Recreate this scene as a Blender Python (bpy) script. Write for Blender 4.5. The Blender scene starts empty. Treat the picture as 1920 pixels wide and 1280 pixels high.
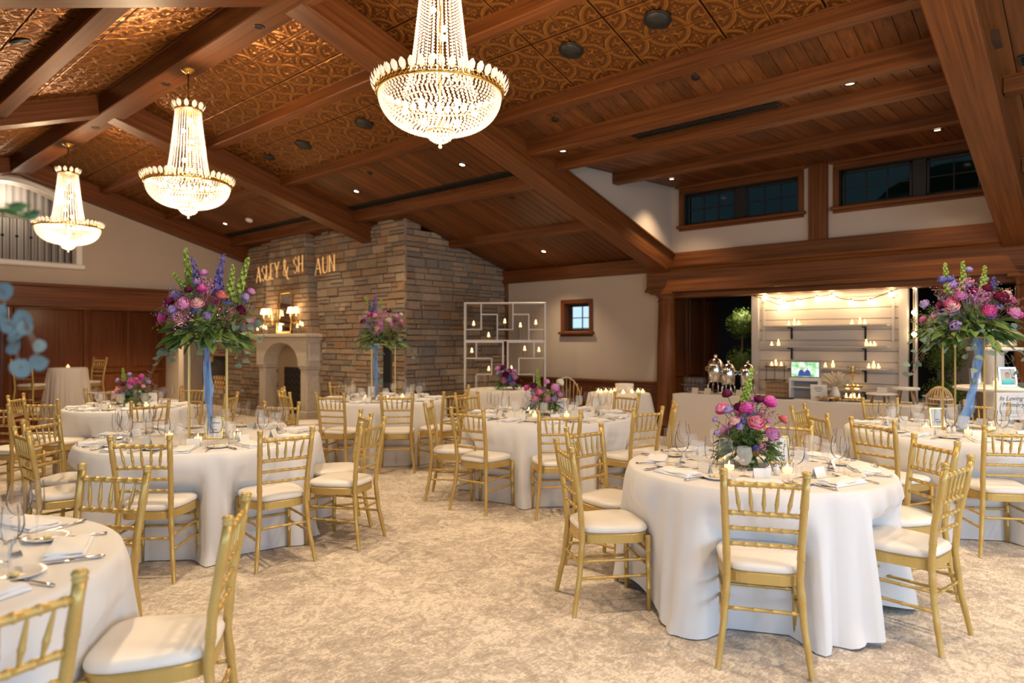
import bpy, math, random
import numpy as np
from math import sin, cos, pi, radians, atan2, hypot, tan
from mathutils import Vector, Matrix
R = random.Random(7)
S = bpy.context.scene
COL = S.collection

# ------------------------------------------------------------------ camera, world, lights, exposure
YAW = radians(48.2)                       # heading, clockwise from +Y (the ridge direction)
cam = bpy.data.cameras.new('camera'); camo = bpy.data.objects.new('camera', cam); COL.objects.link(camo)
cam.lens = 24.0; cam.sensor_width = 36.0; cam.clip_end = 200
camo.location = (0, 0, 1.5); camo.rotation_euler = (pi/2, 0, -YAW)
cam.dof.use_dof = True; cam.dof.focus_distance = 4.3; cam.dof.aperture_fstop = 1.7
S.camera = camo
S.view_settings.view_transform = 'Standard'; S.view_settings.look = 'None'
S.view_settings.gamma = 1.0; S.view_settings.exposure = 0.5; S.view_settings.use_curve_mapping = False
S.cycles.use_denoising = True; S.cycles.max_bounces = 8; S.cycles.diffuse_bounces = 4; S.cycles.glossy_bounces = 4
S.cycles.transparent_max_bounces = 24; S.cycles.transmission_bounces = 6
S.cycles.caustics_reflective = False; S.cycles.caustics_refractive = False
S.cycles.sample_clamp_indirect = 6.0; S.cycles.blur_glossy = 1.0

W = bpy.data.worlds.new('world'); S.world = W; W.use_nodes = True
bg = W.node_tree.nodes['Background']; bg.inputs[0].default_value = (.62, .8, 1, 1); bg.inputs[1].default_value = 0.9

WARM = (1.0, .71, .43)
def lamp(kind, name, loc, energy, color, rot=None, **kw):
    l = bpy.data.lights.new(name, kind); l.energy = energy; l.color = color
    for k, v in kw.items(): setattr(l, k, v)
    o = bpy.data.objects.new(name, l); COL.objects.link(o); o.location = loc
    if rot: o.rotation_euler = rot
    return o
CH = [(3.2, 3.53), (3.2, 7.6), (3.2, 11.8)]          # chandeliers in view
for x, y in CH + [(3.2, -.55)]:
    lamp('POINT', 'chandelier_bulbs', (x, y, 3.05), 88, WARM, shadow_soft_size=.16)
    lamp('POINT', 'chandelier_column_bulbs', (x, y, 3.65), 42, WARM, shadow_soft_size=.08)
# daylight through the tall windows of the south and west walls (behind the camera)
for x in (-1.6, 1.2, 4.0, 6.8):
    lamp('AREA', 'daylight_south', (x, -3.82, 1.55), 52, (.5, .73, 1.0), (radians(90), 0, 0), shape='RECTANGLE', size=1.5, size_y=2.0)
for y in (-1.6, 1.4):
    lamp('AREA', 'daylight_west', (-3.02, y, 1.4), 34, (.5, .73, 1.0), (radians(90), 0, radians(-90)), shape='RECTANGLE', size=1.5, size_y=1.6)

# ------------------------------------------------------------------ helpers
class MB:
    def __init__(s): s.v = []; s.f = []; s.sm = []
    def add(s, vs, fs, smooth=False):
        n = len(s.v); s.v += [tuple(p) for p in vs]
        s.f += [tuple(i+n for i in f) for f in fs]; s.sm += [smooth]*len(fs)
        return s
    def box(s, a, b, M=None):
        (x0, y0, z0), (x1, y1, z1) = a, b
        vs = [(x0,y0,z0),(x1,y0,z0),(x1,y1,z0),(x0,y1,z0),(x0,y0,z1),(x1,y0,z1),(x1,y1,z1),(x0,y1,z1)]
        if M is not None: vs = [M @ Vector(p) for p in vs]
        return s.add(vs, [(0,3,2,1),(4,5,6,7),(0,1,5,4),(1,2,6,5),(2,3,7,6),(3,0,4,7)])
    def bbox(s, a, b, c=.01, M=None):      # box with chamfered edges
        (x0, y0, z0), (x1, y1, z1) = a, b
        c = min(c, .45*min(x1-x0, y1-y0, z1-z0))
        vs = []; idx = {}
        for ix, x in enumerate((x0, x1)):
            for iy, y in enumerate((y0, y1)):
                for iz, z in enumerate((z0, z1)):
                    sx, sy, sz = (1 if ix == 0 else -1), (1 if iy == 0 else -1), (1 if iz == 0 else -1)
                    for k, p in enumerate(((x, y+sy*c, z+sz*c), (x+sx*c, y, z+sz*c), (x+sx*c, y+sy*c, z))):
                        idx[ix, iy, iz, k] = len(vs); vs.append(p)
        g = lambda a, b, c_, k: idx[a, b, c_, k]
        fs = []
        for i in (0, 1):
            fs.append([g(i,0,0,0), g(i,1,0,0), g(i,1,1,0), g(i,0,1,0)][::1 if i else -1])
            fs.append([g(0,i,0,1), g(1,i,0,1), g(1,i,1,1), g(0,i,1,1)][::-1 if i else 1])
            fs.append([g(0,0,i,2), g(1,0,i,2), g(1,1,i,2), g(0,1,i,2)][::1 if i else -1])
        for i in (0, 1):
            for j in (0, 1):
                fs.append([g(0,i,j,1), g(1,i,j,1), g(1,i,j,2), g(0,i,j,2)][::1 if (i == j) else -1])
                fs.append([g(i,0,j,0), g(i,1,j,0), g(i,1,j,2), g(i,0,j,2)][::-1 if (i == j) else 1])
                fs.append([g(i,j,0,0), g(i,j,1,0), g(i,j,1,1), g(i,j,0,1)][::1 if (i == j) else -1])
                for k in (0, 1): fs.append([g(i,j,k,0), g(i,j,k,1), g(i,j,k,2)][::1 if (i+j+k) % 2 else -1])
        if M is not None: vs = [M @ Vector(p) for p in vs]
        return s.add(vs, fs)
    def rings(s, rings, close0=True, close1=True, smooth=True, loop=False):
        n = len(rings[0]); vs = [p for r in rings for p in r]; fs = []
        m = len(rings)
        for i in range(m if loop else m-1):
            a, b = i*n, ((i+1) % m)*n
            for j in range(n):
                k = (j+1) % n
                fs.append((a+j, a+k, b+k, b+j))
        if not loop:
            if close0: fs.append(tuple(range(n-1, -1, -1)))
            if close1: fs.append(tuple((m-1)*n+j for j in range(n)))
        return s.add(vs, fs, smooth)
    def tube(s, pts, rad, n=8, loop=False, caps=True):
        pts = [Vector(p) for p in pts]; m = len(pts)
        rad = list(rad) if hasattr(rad, '__len__') else [rad]*m
        rs = []; up = None
        for i, p in enumerate(pts):
            t = (pts[(i+1) % m]-pts[i-1]) if loop else pts[min(i+1, m-1)]-pts[max(i-1, 0)]
            t.normalize()
            if up is None:
                up = Vector((0,0,1)) if abs(t.z) < .9 else Vector((1,0,0))
            u = up - t*up.dot(t)
            if u.length < 1e-6: u = t.orthogonal()
            u.normalize(); w = t.cross(u); up = u
            rs.append([p + (u*cos(2*pi*j/n) + w*sin(2*pi*j/n))*rad[i] for j in range(n)])
        return s.rings(rs, caps, caps, True, loop)
    def rod(s, a, b, r0, r1=None, n=8, nodes=(), bump=.2, nl=.008):   # straight bar with bamboo node rings
        a, b = Vector(a), Vector(b); r1 = r0 if r1 is None else r1; L = (b-a).length
        ts = [(0, 0)]
        for q in nodes:
            e = nl/L
            ts += [(q-e, 0), (q-e*.5, 1), (q+e*.5, 1), (q+e, 0)]
        ts.append((1, 0))
        return s.tube([a.lerp(b, t) for t, k in ts], [(r0+(r1-r0)*t)*(1+bump*k) for t, k in ts], n)
    def lathe(s, prof, n=20, c=(0,0,0), closed=False, M=None, smooth=True):
        rs = []
        for r, z in prof:
            ring = [Vector((c[0]+r*cos(2*pi*j/n), c[1]+r*sin(2*pi*j/n), c[2]+z)) for j in range(n)]
            rs.append([M @ p for p in ring] if M is not None else ring)
        return s.rings(rs, prof[0][0] > 1e-5 and closed, prof[-1][0] > 1e-5 and closed, smooth)
    def ball(s, c, r, n=10, m=6, sq=(1,1,1)):
        return s.lathe([(max(r*sin(pi*i/m), 1e-4)*1, -r*cos(pi*i/m)*sq[2]) for i in range(m+1)], n, c)
    def mesh(s, name):
        me = bpy.data.meshes.new(name); me.from_pydata(s.v, [], s.f)
        if any(s.sm): me.polygons.foreach_set('use_smooth', s.sm)
        me.update(); return me

def link(name, me, mat=None, parent=None, loc=None, rot=None, scale=None):
    if mat is not None and not me.materials: me.materials.append(mat)
    o = bpy.data.objects.new(name, me); COL.objects.link(o)
    if parent is not None: o.parent = parent
    if loc is not None: o.location = loc
    if rot is not None: o.rotation_euler = rot
    if scale is not None: o.scale = scale
    return o
def ob(name, mb, mat=None, parent=None, loc=None, rot=None, scale=None):
    return link(name, mb.mesh(name), mat, parent, loc, rot, scale)
def empty(name, loc=(0,0,0), rz=0, parent=None):
    o = bpy.data.objects.new(name, None); COL.objects.link(o); o.location = loc; o.rotation_euler = (0, 0, rz)
    o.empty_display_size = .1
    if parent is not None: o.parent = parent
    return o
def tag(o, label, cat, group=None):
    o['label'] = label; o['category'] = cat
    if group: o['group'] = group
    return o
def struct(o): o['kind'] = 'structure'; return o
KIDS = {}
def kids(o): return [c for c in o.children]
def dup(o, loc, rz, label=None, cat=None, group=None, kidlist=None):
    r = o.copy(); COL.objects.link(r); r.location = loc; r.rotation_euler = (0, 0, rz)
    for c in (kidlist if kidlist is not None else o.children):
        d = c.copy(); COL.objects.link(d); d.parent = r
        for g in c.children:
            e = g.copy(); COL.objects.link(e); e.parent = d
    if label: tag(r, label, cat or r.get('category'), group)
    return r

# ------------------------------------------------------------------ materials
def mat(name, color=(.8,.8,.8), rough=.5, metal=0., spec=.5, emit=None, es=0., sheen=0., trans=0.):
    m = bpy.data.materials.new(name); m.use_nodes = True; b = m.node_tree.nodes['Principled BSDF']
    b.inputs['Base Color'].default_value = (*color, 1); b.inputs['Roughness'].default_value = rough
    b.inputs['Metallic'].default_value = metal; b.inputs['Specular IOR Level'].default_value = spec
    if emit: b.inputs['Emission Color'].default_value = (*emit, 1); b.inputs['Emission Strength'].default_value = es
    if sheen: b.inputs['Sheen Weight'].default_value = sheen
    return m
def N(m, t, **kw):
    n = m.node_tree.nodes.new(t)
    for k, v in kw.items():
        if k.startswith('i_'): n.inputs[k[2:].replace('_', ' ')].default_value = v
        else: setattr(n, k, v)
    return n
def L(m, a, b): m.node_tree.links.new(a, b)
def ramp(m, fac, stops, interp='LINEAR'):
    r = N(m, 'ShaderNodeValToRGB'); e = r.color_ramp.elements; r.color_ramp.interpolation = interp
    while len(e) < len(stops): e.new(.5)
    for q, (p, c) in zip(e, stops): q.position = p; q.color = (*c, 1)
    L(m, fac, r.inputs[0]); return r.outputs[0]
def coords(m, scale=(1,1,1), rnd=False, kind='Object'):
    tc = N(m, 'ShaderNodeTexCoord'); mp = N(m, 'ShaderNodeMapping'); mp.inputs['Scale'].default_value = scale
    L(m, tc.outputs[kind], mp.inputs[0])
    if rnd:
        oi = N(m, 'ShaderNodeObjectInfo'); mu = N(m, 'ShaderNodeMath', operation='MULTIPLY'); mu.inputs[1].default_value = 83.
        L(m, oi.outputs['Random'], mu.inputs[0]); cb = N(m, 'ShaderNodeCombineXYZ')
        for i in range(3): L(m, mu.outputs[0], cb.inputs[i])
        L(m, cb.outputs[0], mp.inputs['Location']); return mp.outputs[0], oi.outputs['Random']
    return mp.outputs[0], None
def bump(m, h, strength=.3, dist=.01):
    b = N(m, 'ShaderNodeBump'); b.inputs['Strength'].default_value = strength; b.inputs['Distance'].default_value = dist
    L(m, h, b.inputs['Height']); L(m, b.outputs[0], m.node_tree.nodes['Principled BSDF'].inputs['Normal'])
def P(m): return m.node_tree.nodes['Principled BSDF']

def wood(name, dark, light, axis, rnd=False, rough=.46, scale=1., tint=.0):
    m = mat(name, light, rough, 0., .28)
    sc = {'x': (.55, 21, 21), 'y': (21, .55, 21), 'z': (21, 21, .55), 'unit': (3, 2.2, 1)}[axis]
    v, rn = coords(m, tuple(q*scale for q in sc), rnd)
    n = N(m, 'ShaderNodeTexNoise'); n.inputs['Scale'].default_value = 1.6; n.inputs['Detail'].default_value = 5; n.inputs['Distortion'].default_value = .25
    L(m, v, n.inputs[0])
    c = ramp(m, n.outputs[0], [(.3, dark), (.5, tuple((a+b)/2 for a, b in zip(dark, light))), (.72, light)])
    if rnd:
        hs = N(m, 'ShaderNodeHueSaturation'); mr = N(m, 'ShaderNodeMapRange'); mr.inputs[3].default_value = .68; mr.inputs[4].default_value = 1.25
        L(m, rn, mr.inputs[0]); L(m, mr.outputs[0], hs.inputs['Value']); L(m, c, hs.inputs['Color']); c = hs.outputs[0]
    L(m, c, P(m).inputs['Base Color']); bump(m, n.outputs[0], .12, .004)
    return m
WD, WL = (.075, .021, .0045), (.185, .058, .012)
WX = wood('oak_beam_along_x', WD, WL, 'x'); WY = wood('oak_beam_along_y', WD, WL, 'y'); WZ = wood('oak_post', WD, WL, 'z')
WPL = wood('oak_plank', (.075, .022, .0045), (.165, .054, .011), 'unit', True)
WPAN = wood('mahogany_panel', (.085, .024, .007), (.16, .05, .014), 'z', False, .33)
WPAN2 = wood('mahogany_rail', (.08, .025, .009), (.17, .06, .02), 'y', False, .33)
WFLR = wood('parquet_strip', (.14, .03, .012), (.25, .062, .022), 'unit', True, .22)
WRAW = wood('raw_timber', (.28, .17, .09), (.45, .29, .16), 'z', False, .6)
plaster = mat('cream_plaster', (.46, .375, .30), .85)
v, _ = coords(plaster, (30, 30, 30)); n = N(plaster, 'ShaderNodeTexNoise'); n.inputs['Scale'].default_value = 3; L(plaster, v, n.inputs[0]); bump(plaster, n.outputs[0], .06, .003)
white_paint = mat('white_paint', (.78, .74, .69), .5)
ship_paint = mat('shiplap_paint', (.60, .54, .48), .55)
lime = mat('carved_limestone', (.60, .52, .43), .75)
v, _ = coords(lime, (6, 6, 6)); n = N(lime, 'ShaderNodeTexNoise'); n.inputs['Detail'].default_value = 6; L(lime, v, n.inputs[0])
L(lime, ramp(lime, n.outputs[0], [(.3, (.52, .45, .37)), (.7, (.66, .58, .48))]), P(lime).inputs['Base Color'])
black = mat('matt_black', (.012, .011, .011), .5); dark_iron = mat('wrought_iron', (.02, .016, .013), .45, .6)
navy = mat('dark_drape', (.012, .013, .02), .8); soot = mat('sooty_brick', (.03, .025, .022), .85)
gold = mat('gold_paint', (.60, .40, .125), .36, .4)
v, _ = coords(gold, (40, 40, 40)); n = N(gold, 'ShaderNodeTexNoise'); L(gold, v, n.inputs[0])
L(gold, ramp(gold, n.outputs[0], [(.3, (.54, .37, .11)), (.7, (.62, .435, .145))]), P(gold).inputs['Base Color'])
brass = mat('brass', (.75, .48, .14), .22, 1.); silver = mat('polished_silver', (.75, .73, .70), .12, 1.); steel = mat('cutlery_steel', (.66, .62, .58), .2, 1.)
cushion_m = mat('ivory_vinyl', (.82, .77, .70), .45)
linen = mat('white_linen', (.76, .75, .745), .8, sheen=.15)
v, _ = coords(linen, (1, 1, 1)); w1 = N(linen, 'ShaderNodeTexNoise'); w1.inputs['Scale'].default_value = 260; L(linen, v, w1.inputs[0]); bump(linen, w1.outputs[0], .05, .001)
linen_ivory = mat('ivory_linen', (.78, .72, .64), .8, sheen=.15)
napkin_m = mat('napkin_cotton', (.84, .84, .86), .8); china = mat('white_china', (.82, .80, .77), .15)
paper = mat('card_stock', (.84, .82, .79), .7); ink = mat('printed_ink', (.08, .08, .09), .7)
candle_wax = mat('candle_wax', (.85, .75, .6), .5, emit=(1, .62, .26), es=1.2)
flame_m = mat('flame', (1, .8, .4), .5, emit=(1, .62, .22), es=13.)
bulb_m = mat('lit_bulb', (1, .9, .7), .5, emit=(1, .72, .38), es=34.)
lens_m = mat('downlight_lens', (1, .95, .85), .5, emit=(1, .82, .55), es=7.)
mirror_m = mat('mirror_glass', (.85, .85, .85), .02, 1.)
shade_m = mat('lamp_shade_fabric', (.9, .75, .55), .8, emit=(1, .66, .33), es=1.3)

def glass_mat(name, tint=(1,1,1), gloss=.14, rough=.02, highlight_mix=0.):
    m = bpy.data.materials.new(name); m.use_nodes = True; nt = m.node_tree
    for q in list(nt.nodes):
        if q.type != 'OUTPUT_MATERIAL': nt.nodes.remove(q)
    out = [q for q in nt.nodes if q.type == 'OUTPUT_MATERIAL'][0]
    t = N(m, 'ShaderNodeBsdfTransparent'); t.inputs[0].default_value = (*tint, 1)
    g = N(m, 'ShaderNodeBsdfGlossy'); g.inputs['Roughness'].default_value = rough; g.inputs[0].default_value = (1,1,1,1)
    lw = N(m, 'ShaderNodeLayerWeight'); lw.inputs[0].default_value = gloss
    df_ = N(m, 'ShaderNodeBsdfDiffuse'); df_.inputs[0].default_value = (.95, .93, .9, 1); m0 = N(m, 'ShaderNodeMixShader'); m0.inputs[0].default_value = highlight_mix; L(m, t.outputs[0], m0.inputs[1]); L(m, df_.outputs[0], m0.inputs[2])  # white diffuse mixed into the glass to imitate bright highlights
    mx = N(m, 'ShaderNodeMixShader'); L(m, lw.outputs['Fresnel'], mx.inputs[0]); L(m, m0.outputs[0], mx.inputs[1]); L(m, g.outputs[0], mx.inputs[2])
    L(m, mx.outputs[0], out.inputs[0]); return m
glass = glass_mat('clear_glass', (.985, .985, .985), .11, .02, .035)
pane_dark = glass_mat('screened_pane', (.085, .115, .115), .2, .08); pane = glass_mat('window_pane', (.9, .95, .95), .12)
frost = bpy.data.materials.new('iced_water_glass'); frost.use_nodes = True
b = P(frost); b.inputs['Base Color'].default_value = (.80, .78, .75, 1); b.inputs['Roughness'].default_value = .15; b.inputs['Alpha'].default_value = .26; b.inputs['Metallic'].default_value = .0
# crystal strands: they carry the chandelier's glow
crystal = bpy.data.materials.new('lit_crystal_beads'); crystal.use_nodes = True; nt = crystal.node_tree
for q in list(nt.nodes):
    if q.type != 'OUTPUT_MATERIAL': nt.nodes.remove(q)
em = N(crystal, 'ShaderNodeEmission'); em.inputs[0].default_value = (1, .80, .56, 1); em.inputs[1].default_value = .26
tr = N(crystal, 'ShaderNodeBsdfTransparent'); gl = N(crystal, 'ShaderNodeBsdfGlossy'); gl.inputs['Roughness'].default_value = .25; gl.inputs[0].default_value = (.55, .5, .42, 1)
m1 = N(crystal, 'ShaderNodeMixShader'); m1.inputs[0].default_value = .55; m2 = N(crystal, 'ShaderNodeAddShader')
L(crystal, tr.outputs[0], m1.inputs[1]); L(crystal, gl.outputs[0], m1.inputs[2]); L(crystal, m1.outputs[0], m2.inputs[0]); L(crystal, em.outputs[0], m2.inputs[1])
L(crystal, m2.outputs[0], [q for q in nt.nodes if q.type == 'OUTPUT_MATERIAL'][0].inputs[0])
crystal_leaf = mat('cut_glass_leaf', (.9, .8, .65), .2, emit=(1, .78, .5), es=.5)

# carpet: faded damask
carpet = mat('damask_carpet', (.5, .43, .35), .95)
v, _ = coords(carpet, (1, 1, 1))
def noise(m, v, scale, detail=4, dist=0., rough=.55):
    n = N(m, 'ShaderNodeTexNoise'); n.inputs['Scale'].default_value = scale; n.inputs['Detail'].default_value = detail
    n.inputs['Distortion'].default_value = dist; n.inputs['Roughness'].default_value = rough; L(m, v, n.inputs[0]); return n.outputs[0]
def mth(m, op, a, b=None):
    n = N(m, 'ShaderNodeMath', operation=op)
    for i, q in enumerate((a, b)):
        if q is None: continue
        if isinstance(q, (int, float)): n.inputs[i].default_value = q
        else: L(m, q, n.inputs[i])
    return n.outputs[0]
n1 = noise(carpet, v, 8.5, 9, 1.4, .74); n2 = noise(carpet, v, 46, 3, 1.2, .6); n3 = noise(carpet, v, 1.4, 3, .6); n5 = noise(carpet, v, 24, 5, 3.0, .65)
vs_, _ = coords(carpet, (24, 80, 1)); n4 = noise(carpet, vs_, 1., 3, .4)
f = mth(carpet, 'ADD', mth(carpet, 'MULTIPLY', n1, .48), mth(carpet, 'ADD', mth(carpet, 'MULTIPLY', n5, .34), mth(carpet, 'ADD', mth(carpet, 'MULTIPLY', n4, .18), mth(carpet, 'MULTIPLY', n3, .16))))
c = ramp(carpet, f, [(.48, (.385, .325, .27)), (.545, (.51, .44, .37)), (.585, (.60, .525, .445)), (.625, (.80, .715, .61))])
L(carpet, c, P(carpet).inputs['Base Color']); bump(carpet, n2, .25, .004)

stone_m = mat('ledge_stone', (.35, .3, .25), .85)
v, rn = coords(stone_m, (2.2, 2.2, 2.2), True)
at_n = N(stone_m, 'ShaderNodeAttribute', attribute_name='stone_tone'); rn = mth(stone_m, 'FRACT', mth(stone_m, 'ADD', rn, at_n.outputs['Fac']))
base = ramp(stone_m, rn, [(0, (.30, .225, .165)), (.2, (.38, .29, .21)), (.4, (.24, .185, .14)), (.55, (.34, .21, .12)), (.7, (.43, .335, .245)), (.85, (.22, .19, .165)), (1, (.32, .245, .18))])
nn = noise(stone_m, v, 2.5, 6, .6, .65); mixn = N(stone_m, 'ShaderNodeMix', data_type='RGBA', blend_type='MULTIPLY'); mixn.inputs[0].default_value = .8
L(stone_m, base, mixn.inputs[6]); L(stone_m, ramp(stone_m, nn, [(.3, (.6, .58, .55)), (.7, (1.25, 1.2, 1.15))]), mixn.inputs[7]); L(stone_m, mixn.outputs[2], P(stone_m).inputs['Base Color'])
bump(stone_m, nn, .6, .02)
mortar = mat('mortar', (.20, .165, .13), .95)

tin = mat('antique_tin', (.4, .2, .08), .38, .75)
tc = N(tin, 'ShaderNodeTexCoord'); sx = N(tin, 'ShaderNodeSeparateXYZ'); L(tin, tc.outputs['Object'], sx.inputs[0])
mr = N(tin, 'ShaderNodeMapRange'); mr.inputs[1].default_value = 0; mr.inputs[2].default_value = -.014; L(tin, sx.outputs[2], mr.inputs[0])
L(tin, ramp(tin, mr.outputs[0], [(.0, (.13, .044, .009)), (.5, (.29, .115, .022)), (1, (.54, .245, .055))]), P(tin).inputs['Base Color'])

def leafmat(name, a, b, rough=.45):
    m = mat(name, a, rough); v, rn = coords(m, (1,1,1), True)
    L(m, ramp(m, rn, [(0, a), (1, b)]), P(m).inputs['Base Color']); P(m).inputs['Specular IOR Level'].default_value = .35; return m
salal = leafmat('salal_leaf', (.05, .115, .025), (.17, .255, .07), .42); euca = leafmat('eucalyptus_leaf', (.10, .17, .13), (.20, .28, .22), .6)
euca_blue = leafmat('blue_eucalyptus_leaf', (.12, .165, .165), (.17, .22, .21), .6)
stem_m = mat('green_stem', (.12, .2, .05), .6); twig = mat('brown_twig', (.2, .11, .06), .7); boxwood = leafmat('boxwood', (.035, .075, .015), (.11, .17, .03), .6)
bells = mat('bells_of_ireland', (.32, .43, .075), .55)
def petal(name, a, b):
    m = mat(name, a, .55); tcx, _ = coords(m, (1,1,1)); s_ = N(m, 'ShaderNodeSeparateXYZ'); L(m, tcx, s_.inputs[0])
    nz = noise(m, tcx, 3.5, 2); L(m, ramp(m, mth(m, 'ADD', mth(m, 'MULTIPLY', s_.outputs[2], .5), nz), [(.45, a), (1.0, b)]), P(m).inputs['Base Color'])
    P(m).inputs['Specular IOR Level'].default_value = .2; return m
PET = dict(magenta=petal('magenta_petal', (.60, .03, .26), (.88, .22, .55)), pink=petal('pink_petal', (.80, .22, .34), (.90, .50, .55)),
    blush=petal('blush_petal', (.85, .42, .42), (.92, .68, .62)), lavender=petal('lavender_petal', (.36, .25, .55), (.60, .48, .74)),
    burgundy=petal('burgundy_petal', (.09, .006, .03), (.20, .012, .06)), blue=petal('delphinium_petal', (.11, .10, .36), (.27, .25, .60)), coral=petal('coral_petal', (.7, .12, .12), (.85, .35, .3)),
    mauve=petal('mauve_petal', (.62, .20, .46), (.80, .42, .66)), cream=petal('cream_petal', (.75, .68, .5), (.85, .8, .66)))
ribbon_m = mat('blue_organza', (.22, .40, .70), .6); P(ribbon_m).inputs['Alpha'].default_value = .72
curtain_m = mat('grey_curtain', (.36, .33, .31), .9)

# ------------------------------------------------------------------ room shell
XR, YG, XL, YS, XW, YB, YE = 9.92, 14.75, 7.42, 9.065, -3.2, -4.0, 19.0
SL, SW, XRIDGE = .2856, .37, 3.2
def zc(x): return 3.574+(XL-x)*SL if x >= XRIDGE else 4.779-(XRIDGE-x)*SW
struct(ob('floor', MB().box((-3.6, -4.4, -.3), (12.6, 19.4, 0)), carpet))
g = MB().box((-60, -60, -.5), (80, 80, -.32)); struct(ob('ground_outside', g, mat('lawn', (.08, .12, .05), .9)))

# wall_east (long wall with the small window, dado and the bar opening), built in pieces round its openings
we = MB()
def wall_x(mb, x0, x1, y0, y1, z0, z1, holes=()):
    ys = sorted({y0, y1, *[h[0] for h in holes], *[h[1] for h in holes]}); zs = sorted({z0, z1, *[h[2] for h in holes], *[h[3] for h in holes]})
    for a, b in zip(ys, ys[1:]):
        for c, d in zip(zs, zs[1:]):
            my, mz = (a+b)/2, (c+d)/2
            if any(h[0] < my < h[1] and h[2] < mz < h[3] for h in holes): continue
            mb.box((x0, a, c), (x1, b, d))
def wall_y(mb, y0, y1, x0, x1, z0, z1, holes=()):
    xs = sorted({x0, x1, *[h[0] for h in holes], *[h[1] for h in holes]}); zs = sorted({z0, z1, *[h[2] for h in holes], *[h[3] for h in holes]})
    for a, b in zip(xs, xs[1:]):
        for c, d in zip(zs, zs[1:]):
            mx_, mz = (a+b)/2, (c+d)/2
            if any(h[0] < mx_ < h[1] and h[2] < mz < h[3] for h in holes): continue
            mb.box((a, y0, c), (b, y1, d))
wall_x(we, XR, XR+.25, 5.55, 9.2, 0, 3.0, [(7.03, 7.58, 1.68, 2.18)])
wall_x(we, XR, XR+.25, -4.2, .7, 0, 3.0)
wall_x(we, XR, XR+.25, .7, 5.55, 2.3, 4.3, [(3.42, 5.2, 3.34, 3.84), (1.0, 2.88, 3.34, 3.84)])
struct(ob('wall_east', we, plaster))
wn = MB(); wall_y(wn, YG, YG+.3, -3.4, XL+.2, 2.14, 5.1, [(2.0, 4.15, 2.97, 3.9)])
# arched head of the balcony opening
wn2 = MB()
wn = MB(); wall_y(wn, YG, YG+.3, -3.4, 2.0, 2.14, 5.1); wall_y(wn, YG, YG+.3, 4.15, XL+.2, 2.14, 5.1); wall_y(wn, YG, YG+.3, 2.0, 4.15, 2.14, 2.97)
def arch_z(x): return 3.93+.42*(1-((x-3.075)/1.075)**2)
K = 16
for i in range(K):
    xa, xb = 2.0+2.15*i/K, 2.0+2.15*(i+1)/K; za, zb = arch_z(xa), arch_z(xb)
    vs = [(xa,YG,za),(xb,YG,zb),(xb,YG,5.1),(xa,YG,5.1),(xa,YG+.3,za),(xb,YG+.3,zb),(xb,YG+.3,5.1),(xa,YG+.3,5.1)]
    wn.add(vs, [(0,1,2,3),(4,7,6,5),(0,4,5,1)])
struct(ob('wall_north', wn, plaster))
ww_ = MB(); wall_x(ww_, XW-.3, XW, -4.2, 19.3, 0, 2.9, [(-1.6-.77, -1.6+.77, .5, 2.27), (1.4-.77, 1.4+.77, .5, 2.27)]); struct(ob('wall_west', ww_, plaster))
ws = MB(); wall_y(ws, YB-.3, YB, XW-.2, XR+.3, 0, 5.1, [(x-.77, x+.77, .5, 2.56) for x in (-1.6, 1.2, 4.0, 6.8)]); struct(ob('wall_south', ws, plaster))
# space under the balcony
struct(ob('wall_recess', MB().box((-3.4, YE+.02, 0), (9, YE+.3, 2.6)).box((6.93, 16.72, 0), (XL, 17.0, 2.5)).box((XL-.03, 16.75, 0), (XL+.3, 19.2, 2.6)), mat('grey_plaster', (.42, .36, .31), .85)))
struct(ob('ceiling_recess', MB().box((-3.4, YG+.29, 2.46), (9, YE+.3, 2.6)), plaster))
struct(ob('wall_balcony_room', MB().box((-3.4, 16.0, 2.6), (9, 16.2, 5.4)).box((-3.4, 15.0, 5.2), (9, 16.2, 5.4)).box((-.2, 15.0, 2.6), (0, 16.2, 5.2)).box((6, 15.0, 2.6), (6.2, 16.2, 5.2)), plaster))
# sloping ceiling slab
def slab(mb, x0, x1, y0, y1, t=.12, lift=.03):
    za, zb = zc(x0)+lift, zc(x1)+lift
    vs = [(x0,y0,za),(x1,y0,zb),(x1,y1,zb),(x0,y1,za),(x0,y0,za+t),(x1,y0,zb+t),(x1,y1,zb+t),(x0,y1,za+t)]
    mb.add(vs, [(0,3,2,1),(4,5,6,7),(0,1,5,4),(1,2,6,5),(2,3,7,6),(3,0,4,7)])
dark_wood = mat('ceiling_backing', (.05, .02, .008), .6)
sl = MB(); slab(sl, XW-.3, XRIDGE, YB-.3, 15.2); slab(sl, XRIDGE, 6.42, YB-.3, 15.2); slab(sl, 6.42, XR+.3, YB-.3, .86); slab(sl, 6.42, XR+.3, 5.54, 15.2)
ceiling = struct(ob('ceiling', sl, dark_wood))
dz = lambda x: 3.77+(x-6.34)*.053
dm = MB(); x0, x1, y0, y1 = 6.34, XR+.3, .7, 5.6
dm.add([(x0,y0,dz(x0)+.03),(x1,y0,dz(x1)+.03),(x1,y1,dz(x1)+.03),(x0,y1,dz(x0)+.03),(x0,y0,dz(x0)+.15),(x1,y0,dz(x1)+.15),(x1,y1,dz(x1)+.15),(x0,y1,dz(x0)+.15)], [(0,3,2,1),(4,5,6,7),(0,1,5,4),(1,2,6,5),(2,3,7,6),(3,0,4,7)])
dorm = struct(ob('ceiling_dormer', dm, dark_wood))
ck = MB()
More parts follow.
